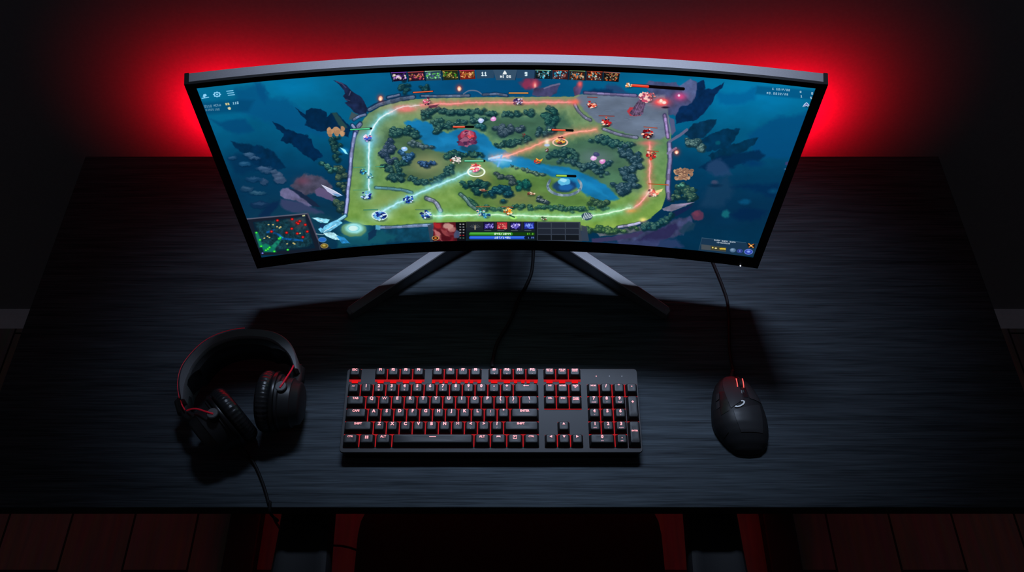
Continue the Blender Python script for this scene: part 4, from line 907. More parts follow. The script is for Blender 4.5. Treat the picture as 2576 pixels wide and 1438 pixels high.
# case: a shallow tray, narrower at the foot
bm = bmesh.new()
def kring(w, d, r, y0, dz):
    return [kp(v.x, v.y + y0, dz) for v in rrect(w, d, r, 4, 0, KD / 2)]
base = [Vector((v.x, v.y * 0.99, 0.002)) for v in rrect(KW - 0.006, KD - 0.004, 0.005, 4, 0, KD / 2 + 0.0005)]
loft(bm, [base, kring(KW - 0.003, KD - 0.002, 0.005, 0, -0.008), kring(KW, KD, 0.005, 0, -0.0032), kring(KW, KD, 0.005, 0, -0.0018), kring(KW - 0.002, KD - 0.002, 0.0045, 0, -0.0012)])
obj('case', bm, M_CASE, kb, smooth=0.5)
bm = bmesh.new()
loft(bm, [kring(KW - 0.0005, KD - 0.0005, 0.005, 0, -0.0011), kring(KW - 0.0005, KD - 0.0005, 0.005, 0, -0.0003), kring(KW - 0.0013, KD - 0.0013, 0.0045, 0, 0.0)])
obj('top_plate', bm, M_PLATE, kb, smooth=0.5)
for sx in (-1, 1):
    for yy in (0.012, KD - 0.012):
        bm = bmesh.new(); add_lathe(bm, [(0.001, 0.0), (0.007, 0.0), (0.007, 0.0021), (0.001, 0.0021)], 16, Matrix.Translation((sx * 0.18, yy, 0)))
        obj('rubber_foot', bm, M_RUBBER, kb)

U = 0.01875
X0 = -KW / 2 + 0.0038               # left end of the keys
V = 0.0195                          # pitch of the rows
ROWY = [KD - 0.0108] + [KD - 0.0108 - (k + 0.28) * V for k in range(1, 6)]
NAV = 15.36 * U; PAD = 18.75 * U
keys = []      # (u from the left, width, row, height rows, main legend, second legend, kind)
def row(r, u0, items):
    u = u0
    for it in items:
        if isinstance(it, (int, float)): u += it; continue
        t, w = it[0], it[1]; t2 = it[2] if len(it) > 2 else ''
        keys.append([X0 + u * U, w * U, r, 1, t, t2, it[3] if len(it) > 3 else 'keycap']); u += w
FK = 'function_key'
row(0, 0, [('ESC', 1), 1.03, ('F1', 1, '', FK), ('F2', 1, '', FK), ('F3', 1, '', FK), ('F4', 1, '', FK), 0.5, ('F5', 1, '', FK), ('F6', 1, '', FK), ('F7', 1, '', FK), ('F8', 1, '', FK), 0.47, ('F9', 1, 'o', FK), ('F10', 1, 'o', FK), ('F11', 1, '-', FK), ('F12', 1, '-', FK)])
row(1, 0, [('~', 1, '`'), ('1', 1, '!'), ('2', 1, '@'), ('3', 1, '#'), ('4', 1, '$'), ('5', 1, '%'), ('6', 1, '^'), ('7', 1, '&'), ('8', 1, '*'), ('9', 1, '('), ('0', 1, ')'), ('-', 1, '_'), ('+', 1, '='), ('<-', 2)])
row(2, 0, [('TAB', 1.5)] + [(c, 1) for c in 'QWERTYUIOP'] + [('{', 1, '['), ('}', 1, ']'), ('\\', 1.5, '\\')])
row(3, 0, [('CAPS', 1.75)] + [(c, 1) for c in 'ASDFGHJKL'] + [(':', 1, ';'), ('"', 1, "'"), ('ENTER', 2.25)])
row(4, 0, [('SHIFT', 2.25)] + [(c, 1) for c in 'ZXCVBNM'] + [('<', 1, ','), ('>', 1, '.'), ('?', 1, '/'), ('SHIFT', 2.75)])
row(5, 0, [('CTRL', 1.25), ('WIN', 1.25), ('ALT', 1.25), ('_', 6.25, '', 'space_bar'), ('ALT', 1.25), ('PAD', 1.25), ('MENU', 1.25), ('CTRL', 1.25)])
row(0, NAV / U, [('PRT SC', 1, 'SYS RQ'), ('SCR LK', 1, ''), ('PAUSE', 1, 'BREAK')])
row(1, NAV / U, [('INS', 1), ('HOME', 1), ('PAGE', 1, 'UP')])
row(2, NAV / U, [('DEL', 1), ('END', 1), ('PAGE', 1, 'DOWN')])
row(4, NAV / U + 1, [('UP', 1, '', 'arrow_key')]); row(5, NAV / U, [('LEFT', 1, '', 'arrow_key'), ('DOWN', 1, '', 'arrow_key'), ('RIGHT', 1, '', 'arrow_key')])
row(1, PAD / U, [('NUM', 1), ('/', 1), ('*', 1), ('-', 1)])
row(2, PAD / U, [('7', 1, 'HOME'), ('8', 1, '^'), ('9', 1, 'PGUP')])
row(3, PAD / U, [('4', 1, '<'), ('5', 1), ('6', 1, '>')])
row(4, PAD / U, [('1', 1, 'END'), ('2', 1, 'v'), ('3', 1, 'PGDN')])
row(5, PAD / U, [('0', 2, 'INS'), ('.', 1, 'DEL')])
keys.append([X0 + PAD + 3 * U, U, 3, 2, '+', '', 'keycap']); keys.append([X0 + PAD + 3 * U, U, 5, 2, 'ENTER', '', 'keycap'])

KEYM = {}
def key_mesh(w, d):
    k = (round(w, 5), round(d, 5))
    if k not in KEYM:
        bm = bmesh.new(); g = 0.0013; H = 0.0098
        bw, bd = w - g, d - 0.0016; tw, td = w - 0.0064, d - 0.0078; sh = 0.0014
        def ring(w_, d_, r, z, cy, dip=0.0):
            return [Vector((v.x, v.y, z - dip * (1 - (2 * v.x / w_) ** 2))) for v in rrect(w_, d_, r, 4, 0, cy)]
        loft(bm, [ring(bw, bd, 0.0012, 0.0012, 0), ring(bw - 0.0004, bd - 0.0004, 0.0013, 0.0024, 0.0001), ring(tw + 0.0012, td + 0.0012, 0.0022, H - 0.0011, sh), ring(tw + 0.0003, td + 0.0003, 0.0021, H - 0.0002, sh), ring(tw - 0.0008, td - 0.0008, 0.0018, H, sh), ring(tw * 0.5, td * 0.5, 0.001, H - 0.00035, sh)])
        bmesh.ops.recalc_face_normals(bm, faces=bm.faces[:])
        me = bpy.data.meshes.new('keycap'); bm.to_mesh(me); bm.free()
        for p in me.polygons: p.use_smooth = True
        me.set_sharp_from_angle(angle=0.9); me.materials.append(M_KEY); KEYM[k] = me
    return KEYM[k]

# lettering: text turned into meshes, all at once
SHAPES = {'UP': [(0, .5), (-.5, -.4), (.5, -.4)], 'DOWN': [(0, -.5), (.5, .4), (-.5, .4)], 'LEFT': [(-.5, 0), (.4, -.5), (.4, .5)], 'RIGHT': [(.5, 0), (-.4, .5), (-.4, -.5)]}
pending = []
def letter(txt, size, key, x, y, m, bold=0.00016, name='legend'):
    cu = bpy.data.curves.new('legend', 'FONT'); cu.body = txt; cu.size = size; cu.align_x = 'CENTER'; cu.align_y = 'CENTER'; cu.offset = bold
    cu.resolution_u = 3
    o = bpy.data.objects.new('legend', cu); COL.objects.link(o)
    pending.append((o, key, x, y, m, name))
def mark(polys, key, x, y, m, name='legend'):
    bm = bmesh.new()
    for P in polys: bm.faces.new([bm.verts.new((a, b, 0)) for a, b in P])
    o = obj(name, bm, m, key); o.location = (x, y, 0.00995)
glow_rects = []; blob_rects = []
for x, w, r, h, t, t2, kind in keys:
    d = V * h if r else 0.0176; cy = ROWY[r] + (h - 1) * V / 2 + (0 if r else 0.0008); cx = x + w / 2
    o = bpy.data.objects.new(kind, key_mesh(w, d)); COL.objects.link(o); o.parent = kb
    o.matrix_local = Matrix.Translation(kp(cx, cy, 0.0)) @ Matrix.Rotation(TILT, 4, 'X')
    glow_rects.append((cx, cy, w, d))
    if r == 0: blob_rects.append((cx, cy - d / 2 - 0.0026, w))
    top = 0.0043 if h == 1 else (0.0085 if t == '+' else 0.003)
    z = 0
    if kind == 'arrow_key':
        mark([[(a * 0.0042, b * 0.0038) for a, b in SHAPES[t]]], o, 0, 0.0042, M_LEG)
    elif t == 'WIN':
        mark([[(a + .0003, b + .0003 + .00008 * 0), (a + .0024, b + .0003), (a + .0024, b + .0021), (a + .0003, b + .0021)] for a, b in ((0, 0), (-.0027, 0), (0, -.0024), (-.0027, -.0024))], o, 0, 0.0032, M_LEG)
    elif t == 'PAD':
        mark([[(-.0030, -.0013), (-.0026, .0013), (.0026, .0013), (.0030, -.0013), (.0014, -.0004), (-.0014, -.0004)]], o, 0, 0.0040, M_LEG)
    elif t == 'MENU':
        mark([[(-.0028, -.0026), (.0028, -.0026), (.0028, -.0018), (-.0028, -.0018)], [(-.0028, .0018), (.0028, .0018), (.0028, .0026), (-.0028, .0026)], [(-.0028, -.0018), (-.002, -.0018), (-.002, .0018), (-.0028, .0018)], [(.002, -.0018), (.0028, -.0018), (.0028, .0018), (.002, .0018)], [(-.0012, -.001), (.0012, .0012), (-.0012, .0012)]], o, 0, 0.0034, M_LEG)
    elif t == '<-':
        mark([[(-.0042, 0), (-.0018, .0014), (-.0018, -.0014)], [(-.0018, -.00035), (.0040, -.00035), (.0040, .00035), (-.0018, .00035)]], o, 0, 0.0044, M_LEG)
    elif t == '_' and kind == 'space_bar':
        mark([[(-.0048, -.00045), (.0048, -.00045), (.0048, .00045), (-.0048, .00045)]], o, 0, 0.0040, M_LEG)
    elif t in ('PRT SC', 'SCR LK', 'PAUSE', 'PAGE') or (len(t) > 3 and w < 1.3 * U) or t in ('NUM', 'INS', 'DEL', 'END'):
        letter(t, 0.0030 if len(t) > 4 else 0.0033, o, 0, top, M_LEG, 0.00012)
        if t2 and not t2 == '': letter(t2, 0.0026, o, 0, top - 0.0024, M_LEG, 0.0001)
        if t in ('SCR LK',): letter('LOCK', 0.0024, o, 0, top - 0.0024, M_LEG, 0.0001)
    elif len(t) > 1 and kind != FK:
        letter(t, 0.0046 if t in ('TAB', 'ALT', 'ESC') else 0.0044, o, 0 if w < 2.7 * U else -0.001, top - 0.0002, M_LEG)
    else:
        letter(t, 0.0064 if len(t) == 1 else 0.0047, o, 0, top - (0.0004 if len(t) == 1 else 0.0001), M_LEG, 0.0 if t in ('M', 'W') else 0.0003)
        if t2: letter(t2, 0.0030 if len(t2) < 3 else 0.0024, o, 0, -0.0022, M_LEG2, 0.00008)
bpy.context.view_layer.update()
dg = bpy.context.evaluated_depsgraph_get()
meshes = []
for o, key, x, y, m, name in pending:
    meshes.append(bpy.data.meshes.new_from_object(o.evaluated_get(dg)))
for (o, key, x, y, m, name), me in zip(pending, meshes):
    cu = o.data; bpy.data.objects.remove(o); bpy.data.curves.remove(cu)
    me.materials.clear(); me.materials.append(m)
    n = bpy.data.objects.new(name, me); COL.objects.link(n); n.parent = key; n.location = (x, y, 0.00998)
# light that leaks round the foot of every key
# one sheet under each run of touching keys, a little inside the outline of the run
bm = bmesh.new()
runs = []
for cx, cy, w, d in sorted(glow_rects, key=lambda q: (round(q[1], 4), q[0])):
    if runs and abs(runs[-1][2] - cy) < 1e-4 and abs(runs[-1][1] - (cx - w / 2)) < 0.002: runs[-1][1] = cx + w / 2
    else: runs.append([cx - w / 2, cx + w / 2, cy, d])
for a, b, cy, d in runs:
    lo = 0.0016 if cy - d / 2 < 0.012 else (-0.0026 if cy > ROWY[0] - 0.002 else -0.0002)
    vs = [bm.verts.new(kp(x, y, 0.0006)) for x, y in ((a + 0.0009, cy - d / 2 + lo), (b - 0.0009, cy - d / 2 + lo), (b - 0.0009, cy + d / 2), (a + 0.0009, cy + d / 2))]
    bm.faces.new(vs)
tag(obj('backlight', bm, M_GLOW, kb), 'red light leaking between the keys')
bm = bmesh.new()  # glowing patches stand in for key light spilling onto the plate
for k, (cx, cy, w) in enumerate(blob_rects):
    hw = 0.0046 if (k < 5 or k in (9, 10, 13, 14, 15)) else 0.0024
    offs = (0.0,) if hw > 0.003 else (-0.006, 0.005)
    for ox in offs:
        vs = [bm.verts.new(kp(cx + ox + a * hw, cy + b * 0.0024, 0.0009)) for a, b in ((-1, -1), (1, -1), (1, 1), (-1, 1))]
        bm.faces.new(vs)
tag(obj('light_spill', bm, M_GLOW2, kb), 'bright red patches of light below the function keys')
M_IND = mat('grey_indicator', (0.3, 0.3, 0.32), 0.5, emit=(0.5, 0.5, 0.6), estr=0.12, var=0.02)
for k, xx in enumerate((0.0155, 0.0350, 0.0535)):
    bm = bmesh.new(); add_lathe(bm, [(0.0008, 0.0002), (0.0008, 0.0006), (0.0001, 0.0008)], 12, Matrix.Translation(kp(X0 + PAD + xx, ROWY[0] - 0.0015)) @ Matrix.Rotation(TILT, 4, 'X'))
    obj('indicator_light', bm, M_LEG if k == 0 else M_IND, kb)
# cable
pts = [at(1239, 921, 0.030), at(1238, 914, 0.016), at(1242, 895, 0.0048), at(1252, 860, 0.0036), at(1284, 805, 0.0036), at(1305, 752, 0.0036), at(1325, 715, 0.0036), at(1338, 680, 0.0036), at(1342, 630, 0.0036), Vector((0.036, 0.926, DESK + 0.018)), Vector((0.036, 0.918, DESK + 0.075)), Vector((0.036, 0.895, DESK + 0.118)), Vector((0.036, 0.872, DESK + 0.128))]
obj('cable', tube([local(kb, p) for p in catmull(pts, 10)], 0.0027, 10), M_CABLE, kb, smooth=3.3)
# ------------------------------------------------------------------ mouse
M_MOUSE = mat('matt_black_mouse_shell', (0.014, 0.0145, 0.016), 0.45, spec=0.18, bump=(1500, 0.05, (1, 1, 1)))
M_MBTN = mat('black_mouse_button', (0.024, 0.0245, 0.027), 0.40, spec=0.22, bump=(1500, 0.05, (1, 1, 1)))
M_GLOSS = mat('glossy_black_plastic', (0.006, 0.006, 0.007), 0.34, spec=0.4, bump=(300, 0.02, (1, 1, 1)))
M_REDLED = mat('red_light_strip', (0.8, 0.1, 0.1), 0.4, emit=(1.0, 0.12, 0.10), estr=1.0, var=0.02)
M_GREYLENS = mat('grey_emblem', (0.45, 0.48, 0.50), 0.35, spec=0.5, emit=(0.5, 0.56, 0.6), estr=0.16, var=0.03)
MO = Vector((0.3400, 0.5400, DESK))      # middle of the rear end
ms = thing('gaming_mouse', 'black wired gaming mouse with two red light strips beside its wheel', 'mouse', MO, 0.0)
ML = 0.1255
# outline from the tail (t = 0) to the nose (t = 1): left and right half widths, crown height
T_ = [0.0, 0.03, 0.10, 0.20, 0.30, 0.40, 0.50, 0.60, 0.70, 0.80, 0.90, 0.97, 1.0]
XL = [-0.006, -0.019, -0.0285, -0.0375, -0.0432, -0.0450, -0.0442, -0.0428, -0.0405, -0.0375, -0.0318, -0.024, -0.012]
XR = [0.010, 0.022, 0.0300, 0.0338, 0.0352, 0.0352, 0.0338, 0.0318, 0.0290, 0.0250, 0.0180, 0.009, 0.000]
HT = [0.008, 0.016, 0.0262, 0.0345, 0.0385, 0.0395, 0.0385, 0.0360, 0.0320, 0.0270, 0.0215, 0.0165, 0.0120]
def mi(t, A): return float(np.interp(t, T_, A))
def msurf(t, n, up=0.0):
    """point of the upper shell: t along the length, n across (-1 left .. 1 right)"""
    xl, xr, h = mi(t, XL), mi(t, XR), mi(t, HT)
    xc, hw = (xl + xr) / 2, (xr - xl) / 2
    z = 0.004 + (h - 0.004) * max(0.0, 1 - abs(n) ** 2.6) ** (1 / 2.2)
    return Vector((xc + hw * n, t * ML, z + up))
bm = bmesh.new(); L = []
NT, NN = 44, 36
for i in range(NT + 1):
    t = 0.5 - 0.5 * math.cos(math.pi * i / NT)
    ring = [msurf(t, math.sin(math.pi / 2 * (2 * k / NN - 1))) for k in range(NN + 1)]
    xl, xr = mi(t, XL), mi(t, XR)
    ring = [Vector((xl * 0.96, t * ML, 0.0008))] + ring + [Vector((xr * 0.96, t * ML, 0.0008))]
    L.append(ring)
loft(bm, L)
obj('shell', bm, M_MOUSE, ms, smooth=0.9)
def mpatch(name, m, corners, up=0.0008, nu=14, nv=12, thick=0.0015, smooth=0.7):
    """a raised panel on the shell between four (t, n) corners: tail-left, tail-right, nose-right, nose-left"""
    (a, b, c, d) = corners; bm = bmesh.new(); top = []; bot = []
    for i in range(nu + 1):
        u = i / nu; r1, r2 = [], []
        for j in range(nv + 1):
            v = j / nv
            t = (a[0] * (1 - v) + b[0] * v) * (1 - u) + (d[0] * (1 - v) + c[0] * v) * u
            n = (a[1] * (1 - v) + b[1] * v) * (1 - u) + (d[1] * (1 - v) + c[1] * v) * u
            r1.append(bm.verts.new(msurf(t, n, up))); r2.append(bm.verts.new(msurf(t, n, up - thick)))
        top.append(r1); bot.append(r2)
    for G_ in (top, bot):
        for i in range(nu):
            for j in range(nv): bm.faces.new((G_[i][j], G_[i + 1][j], G_[i + 1][j + 1], G_[i][j + 1]))
    edge = [(i, 0) for i in range(nu)] + [(nu, j) for j in range(nv)] + [(i, nv) for i in range(nu, 0, -1)] + [(0, j) for j in range(nv, 0, -1)]
    for k in range(len(edge)):
        p, q = edge[k], edge[(k + 1) % len(edge)]
        bm.faces.new((top[p[0]][p[1]], top[q[0]][q[1]], bot[q[0]][q[1]], bot[p[0]][p[1]]))
    return obj(name, bm, m, ms, smooth=smooth)
mpatch('left_button', M_MBTN, ((0.465, -0.44), (0.575, 0.06), (0.985, 0.16), (0.965, -0.72)), 0.0012)
mpatch('right_button', M_MBTN, ((0.60, 0.36), (0.57, 0.86), (0.95, 0.84), (0.985, 0.40)), 0.0012)
mpatch('palm_panel', M_MBTN, ((0.18, -0.30), (0.18, 0.62), (0.53, 0.70), (0.435, -0.36)), 0.0009)
mpatch('side_panel', M_GLOSS, ((0.40, -0.80), (0.44, -0.50), (0.72, -0.50), (0.74, -0.80)), 0.0008, smooth=0.7)
mpatch('thumb_rest', M_RUBBER, ((0.16, -0.985), (0.20, -0.74), (0.50, -0.80), (0.52, -0.985)), 0.0014)
mpatch('wheel_slot', M_GLOSS, ((0.615, 0.14), (0.615, 0.33), (0.985, 0.36), (0.985, 0.18)), 0.0006)
# emblem: a grey open ring lying across the seam
e0 = msurf(0.515, -0.10, 0.0026); bm = bmesh.new()
ax = Vector((0.86, 0.51, 0)).normalized(); ay = Vector((-0.51, 0.86, 0)).normalized()
ri, ro = [], []
for k in range(25):
    a = math.radians(176 + 236 * k / 24)
    for lst, (rx, ry) in ((ri, (0.0066, 0.0024)), (ro, (0.0092, 0.0044))):
        q = e0 + ax * (rx * math.cos(a)) + ay * (ry * math.sin(a))
        t = q.y / ML; xl, xr = mi(t, XL), mi(t, XR); n = (q.x - (xl + xr) / 2) / ((xr - xl) / 2)
        lst.append(bm.verts.new(msurf(t, n, 0.0022)))
for k in range(24): bm.faces.new((ri[k], ri[k + 1], ro[k + 1], ro[k]))
obj('emblem', bm, M_GREYLENS, ms)
# wheel with its two light strips
wc = msurf(0.835, 0.245, 0.0)
bm = bmesh.new(); WM = Matrix.Translation(wc + Vector((0, 0, -0.0045))) @ Matrix.Rotation(math.pi / 2, 4, 'Y')
add_lathe(bm, [(0.003, -0.0032), (0.0088, -0.0032), (0.0100, -0.0018), (0.0100, 0.0018), (0.0088, 0.0032), (0.003, 0.0032)], 36, WM)
obj('scroll_wheel', bm, M_RUBBER, ms, smooth=0.6)
for sx in (-1, 1):
    path = [wc + Vector((sx * 0.0046 - 0.0008 * math.cos(a) * 2, 0.0105 * math.sin(a), -0.0045 + 0.0105 * math.cos(a))) for a in [math.radians(d) for d in range(-62, 50, 6)]]
    obj('light_strip', tube(path, 0.00075, 8), M_REDLED, ms, smooth=3.3)
bm = rbox(wc.x - 0.003, wc.x + 0.003, 0.70 * ML - 0.004, 0.70 * ML + 0.004, mi(0.70, HT) - 0.004, mi(0.70, HT) + 0.0008, 0.0012, 2)
obj('mode_button', bm, M_GLOSS, ms)
for t0, t1 in ((0.50, 0.60), (0.615, 0.715)):
    mpatch('side_button', M_MBTN, ((t0, -0.90), (t0 + 0.01, -0.80), (t1, -0.80), (t1, -0.90)), 0.0024)
# cable, with a short sleeve where it leaves the nose
nose = MO + msurf(1.0, 0.0) 
pts = [Vector((nose.x - 0.001, nose.y - 0.004, DESK + 0.007)), at(1844, 930, 0.006), at(1841, 915, 0.004), at(1835, 873, 0.003), at(1834, 805, 0.003), at(1829.5, 756, 0.003), at(1818, 720, 0.003), at(1806, 690, 0.003), at(1793, 659, 0.003), at(1772, 610, 0.003), at(1740, 540, 0.003), at(1700, 470, 0.003), at(1640, 402, 0.003)]
pth = [local(ms, p) for p in catmull(pts, 10)]
obj('cable', tube(pth, 0.0024, 10), M_CABLE, ms, smooth=3.3)
obj('cable_sleeve', tube(pth[:10], [0.0050 - 0.0002 * k for k in range(10)], 12), M_RUBBER, ms, smooth=3.3)
# ------------------------------------------------------------------ headphones
M_HSHELL = mat('matt_black_headset_plastic', (0.013, 0.0135, 0.015), 0.45, spec=0.4, bump=(900, 0.06, (1, 1, 1)))
M_HLEATHER = mat('black_leatherette', (0.011, 0.0115, 0.013), 0.32, spec=0.45, bump=(420, 0.25, (1, 1, 1)))
M_BANDTOP = mat('dark_grey_band', (0.12, 0.12, 0.13), 0.5, spec=0.4, bump=(500, 0.10, (1, 1, 1)))
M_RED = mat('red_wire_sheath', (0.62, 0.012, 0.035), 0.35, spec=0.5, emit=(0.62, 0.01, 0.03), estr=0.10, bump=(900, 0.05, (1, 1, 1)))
M_KNOB = mat('grey_hinge_cap', (0.085, 0.085, 0.090), 0.45, spec=0.4, bump=(500, 0.04, (1, 1, 1)))
HB = at(600, 1010, 0.0)
hs = thing('gaming_headset', 'black over ear headset with thin red wires lying left of the keyboard', 'headphones', HB, 0.0)
def hl(v): return local(hs, v)
# headband: a wide strap standing on its edge
HTOP = 0.073
outer = [(453, 1004), (448, 965), (455, 927), (475, 895), (508, 862), (545, 841), (590, 828), (640, 825), (688, 832), (722, 852), (742, 884), (749, 925)]
bp_ = [at(x, y, HTOP) for x, y in outer]
bpath = [hl(Vector((p.x, p.y, DESK))) for p in catmull(bp_, 8)]
def strap(t0, t1, hmax):
    # (side: + is outwards when travelling clockwise), height
    def sec(t):
        k = min(1.0, 4 * t + 0.35, 4 * (1 - t) + 0.35)
        a, b = t0 * k if t0 > 0.004 else t0, t1 * k
        lo, hi = HTOP - hmax * (0.72 + 0.28 * k), HTOP - (0.0 if hmax > 0.05 else 0.004)
        r = 0.003
        return [(-a, lo + r), (-a, hi - r), (-a - r * 0.6, hi), (-b + r * 0.6, hi), (-b, hi - r), (-b, lo + r), (-b + r * 0.6, lo), (-a - r * 0.6, lo)]
    return sec
def side_sweep(path, sec):
    """like add_sweep with + to the left of travel"""
    bm = bmesh.new(); loops = []; N = len(path)
    for i, p in enumerate(path):
        t = path[min(i + 1, N - 1)] - path[max(i - 1, 0)]; t.z = 0; t.normalize()
        left = Vector((-t.y, t.x, 0))
        loops.append([Vector((p.x, p.y, 0)) + left * a + Vector((0, 0, b)) for a, b in sec(i / (N - 1))])
    loft(bm, loops); return bm
band = obj('headband', side_sweep(bpath, strap(0.0, 0.0150, 0.056)), M_BANDTOP, hs, smooth=0.8)
n = len(bpath); inner = bpath[int(n * 0.08):int(n * 0.93)]
obj('headband_cushion', side_sweep(inner, strap(0.0150, 0.0265, 0.050)), M_HLEATHER, hs, smooth=0.8)
# ear cups: (pixel of the middle of the cushion, direction the cushion faces)
def cup(px, py, face, tilt, knob, label, depth):
    c = hl(at(px, py, 0.0505)); D = 0.0485
    f = Vector((math.cos(face), math.sin(face), tilt)).normalized()
    up = Vector((0, 0, 1)); s_ = up.cross(f).normalized(); u_ = f.cross(s_).normalized()
    Mx = Matrix((( s_.x, u_.x, f.x, c.x), (s_.y, u_.y, f.y, c.y), (s_.z, u_.z, f.z, c.z), (0, 0, 0, 1)))
    def oval(r, z, k=1.0, n=48, wob=0.0):
        return [Mx @ Vector((r * 0.90 * k * math.cos(2 * math.pi * i / n), r * math.sin(2 * math.pi * i / n), z + wob * math.sin(17 * 2 * math.pi * i / n))) for i in range(n)]
    # housing, behind the cushion
    bm = bmesh.new()
    loft(bm, [oval(D * 0.90, -0.012), oval(D * 0.90, -0.016), oval(D * 0.84, -0.0175), oval(D * 0.82, -0.026), oval(D * 0.80, -0.012 - depth * 0.62), oval(D * 0.74, -0.012 - depth * 0.66), oval(D * 0.68, -0.012 - depth * 0.92), oval(D * 0.58, -0.012 - depth), oval(D * 0.1, -0.0125 - depth)])
    h = obj('ear_cup', bm, M_HSHELL, hs, smooth=0.9)
    if label: tag(h, label)
    # trim ring between the housing and the cushion
    bm = bmesh.new()
    loft(bm, [oval(D * 0.90, -0.0125), oval(D * 0.985, -0.0118), oval(D * 1.0, -0.0095), oval(D * 0.985, -0.0070), oval(D * 0.90, -0.0065)])
    obj('trim_ring', bm, M_GLOSS, h, smooth=0.9)
    # cushion: an oval ring of padded, slightly gathered leatherette
    bm = bmesh.new(); N, K = 136, 18; rows = []
    for i in range(N):
        a = 2 * math.pi * i / N; ca, sa = math.cos(a), math.sin(a); ring_ = []
        fold = 0.0013 * (0.5 + 0.5 * math.sin(42 * a + 1.3 * math.sin(5 * a))) ** 2
        for k in range(K):
            q = 2 * math.pi * k / K
            rr = D * 0.76 + (0.0118 - fold * (1 if math.cos(q) > 0 else 0.3)) * math.cos(q); z = 0.0035 + 0.0122 * math.sin(q)
            if math.sin(q) < 0: z = 0.0035 + 0.0105 * math.sin(q)
            ring_.append(Mx @ Vector((rr * 0.90 * ca, rr * sa, z)))
        rows.append(ring_)
    V_ = [[bm.verts.new(p) for p in r] for r in rows]
    for i in range(N):
        for k in range(K):
            bm.faces.new((V_[i][k], V_[(i + 1) % N][k], V_[(i + 1) % N][(k + 1) % K], V_[i][(k + 1) % K]))
    obj('ear_cushion', bm, M_HLEATHER, h, smooth=3.3)
    bm = bmesh.new(); loft(bm, [oval(D * 0.66, -0.004), oval(D * 0.3, -0.0045)]); obj('speaker_cloth', bm, M_RUBBER, h)
    # upright hinge pin with a grey cap
    kx, ky, kh = knob; k0 = hl(at(kx, ky, kh))
    bm = bmesh.new(); add_lathe(bm, [(0.0005, -0.022), (0.0080, -0.022), (0.0084, -0.020), (0.0084, -0.0012), (0.0078, -0.0004)], 28, Matrix.Translation(k0)); obj('hinge_pin', bm, M_HSHELL, hs, smooth=0.6)
    bm = bmesh.new(); add_lathe(bm, [(0.0074, -0.0005), (0.0070, 0.0004), (0.0004, 0.0006)], 28, Matrix.Translation(k0)); obj('hinge_cap', bm, M_KNOB, hs, smooth=0.6)
    return h, Mx, k0
cupR, MR, kR = cup(682, 1010, math.radians(178), 0.05, (706, 970, 0.094), 'right hand ear cup facing the other cup', 0.033)
cupL, ML_, kL = cup(584, 1047, math.radians(42), 0.08, (534, 1038, 0.100), 'left hand ear cup turned towards the right', 0.040)
# arms that join band and cups
def arm(name, pts, r, m, ends=None):
    o = obj(name, tube([hl(p) for p in catmull(pts, 8)], r, 12), m, hs, smooth=3.3); return o
arm('yoke', [at(458, 1000, 0.052), at(464, 1024, 0.050), at(474, 1046, 0.054), at(500, 1050, 0.062), at(534, 1046, 0.066)], 0.0072, M_HSHELL)
arm('yoke', [at(748, 920, 0.052), at(750, 945, 0.050), at(744, 965, 0.055), at(728, 974, 0.062), at(706, 978, 0.068)], 0.0072, M_HSHELL)
for a, b, rz in (((460, 1004), (468, 1040), 0), ((748, 925), (746, 965), 0)):
    p, q = at(a[0], a[1], 0.045), at(b[0], b[1], 0.045)
    bm = bmesh.new(); add_tube(bm, [hl(p + (q - p) * t) for t in (0, 0.1, 0.9, 1)], [0.009, 0.0125, 0.0115, 0.008], 14); obj('slider', bm, M_HSHELL, hs, smooth=0.9)
# red wires
arm('red_wire', [at(455, 1006, 0.066), at(458, 1018, 0.064), at(465, 1030, 0.066)], 0.0009, M_RED)
arm('red_wire', [at(470, 1032, 0.064), at(482, 1028, 0.080), at(497, 1028, 0.094), at(516, 1034, 0.101), at(536, 1040, 0.1012)], 0.0011, M_RED)
arm('red_wire', [at(737, 888, 0.070), at(746, 912, 0.068), at(746, 930, 0.066)], 0.0008, M_RED)
arm('red_wire', [at(740, 915, 0.068), at(733, 930, 0.078), at(722, 947, 0.088), at(713, 961, 0.0955), at(704, 974, 0.0952)], 0.0012, M_RED)
edge = catmull(bp_, 8); m_ = len(edge)
pip = [hl(p + Vector((0, 0, 0.0))) for p in edge[int(m_ * 0.02):int(m_ * 0.60)]]
bm = bmesh.new(); N = len(pip); shifted = []
for i, p in enumerate(pip):
    t = pip[min(i + 1, N - 1)] - pip[max(i - 1, 0)]; t.z = 0; t.normalize()
    shifted.append(p + Vector((-t.y, t.x, 0)) * 0.0012 + Vector((0, 0, -0.0012)))
add_tube(bm, shifted, 0.0005, 8); obj('red_piping', bm, M_RED, hs, smooth=3.3)
# cable from the left cup over the front edge of the desk and under it
cpts = [at(596, 1112, 0.018), at(604, 1125, 0.012), at(622, 1143, 0.006), at(641, 1168, 0.0035), at(657, 1204, 0.003), at(668, 1236, 0.003), at(677, 1268, 0.003)]
pe = at(679, 1276, 0.003)
cpts += [Vector((pe.x - 0.0005, DY0 + 0.006, DESK + 0.0046)), Vector((pe.x, DY0 - 0.0055, DESK + 0.0012)), Vector((pe.x + 0.001, DY0 - 0.0078, DESK - 0.012)), Vector((pe.x + 0.003, DY0 - 0.0060, DESK - 0.036)), at(690, 1304, -0.11), at(700, 1322, -0.22), at(713, 1336, -0.31), at(755, 1360, -0.355), at(800, 1369, -0.365), at(835, 1371, -0.37), at(862, 1373, -0.38), at(890, 1380, -0.395), at(925, 1396, -0.41)]
cpath = [hl(p) for p in catmull(cpts, 10)]
obj('cable', tube(cpath, 0.0021, 10), M_CABLE, hs, smooth=3.3)
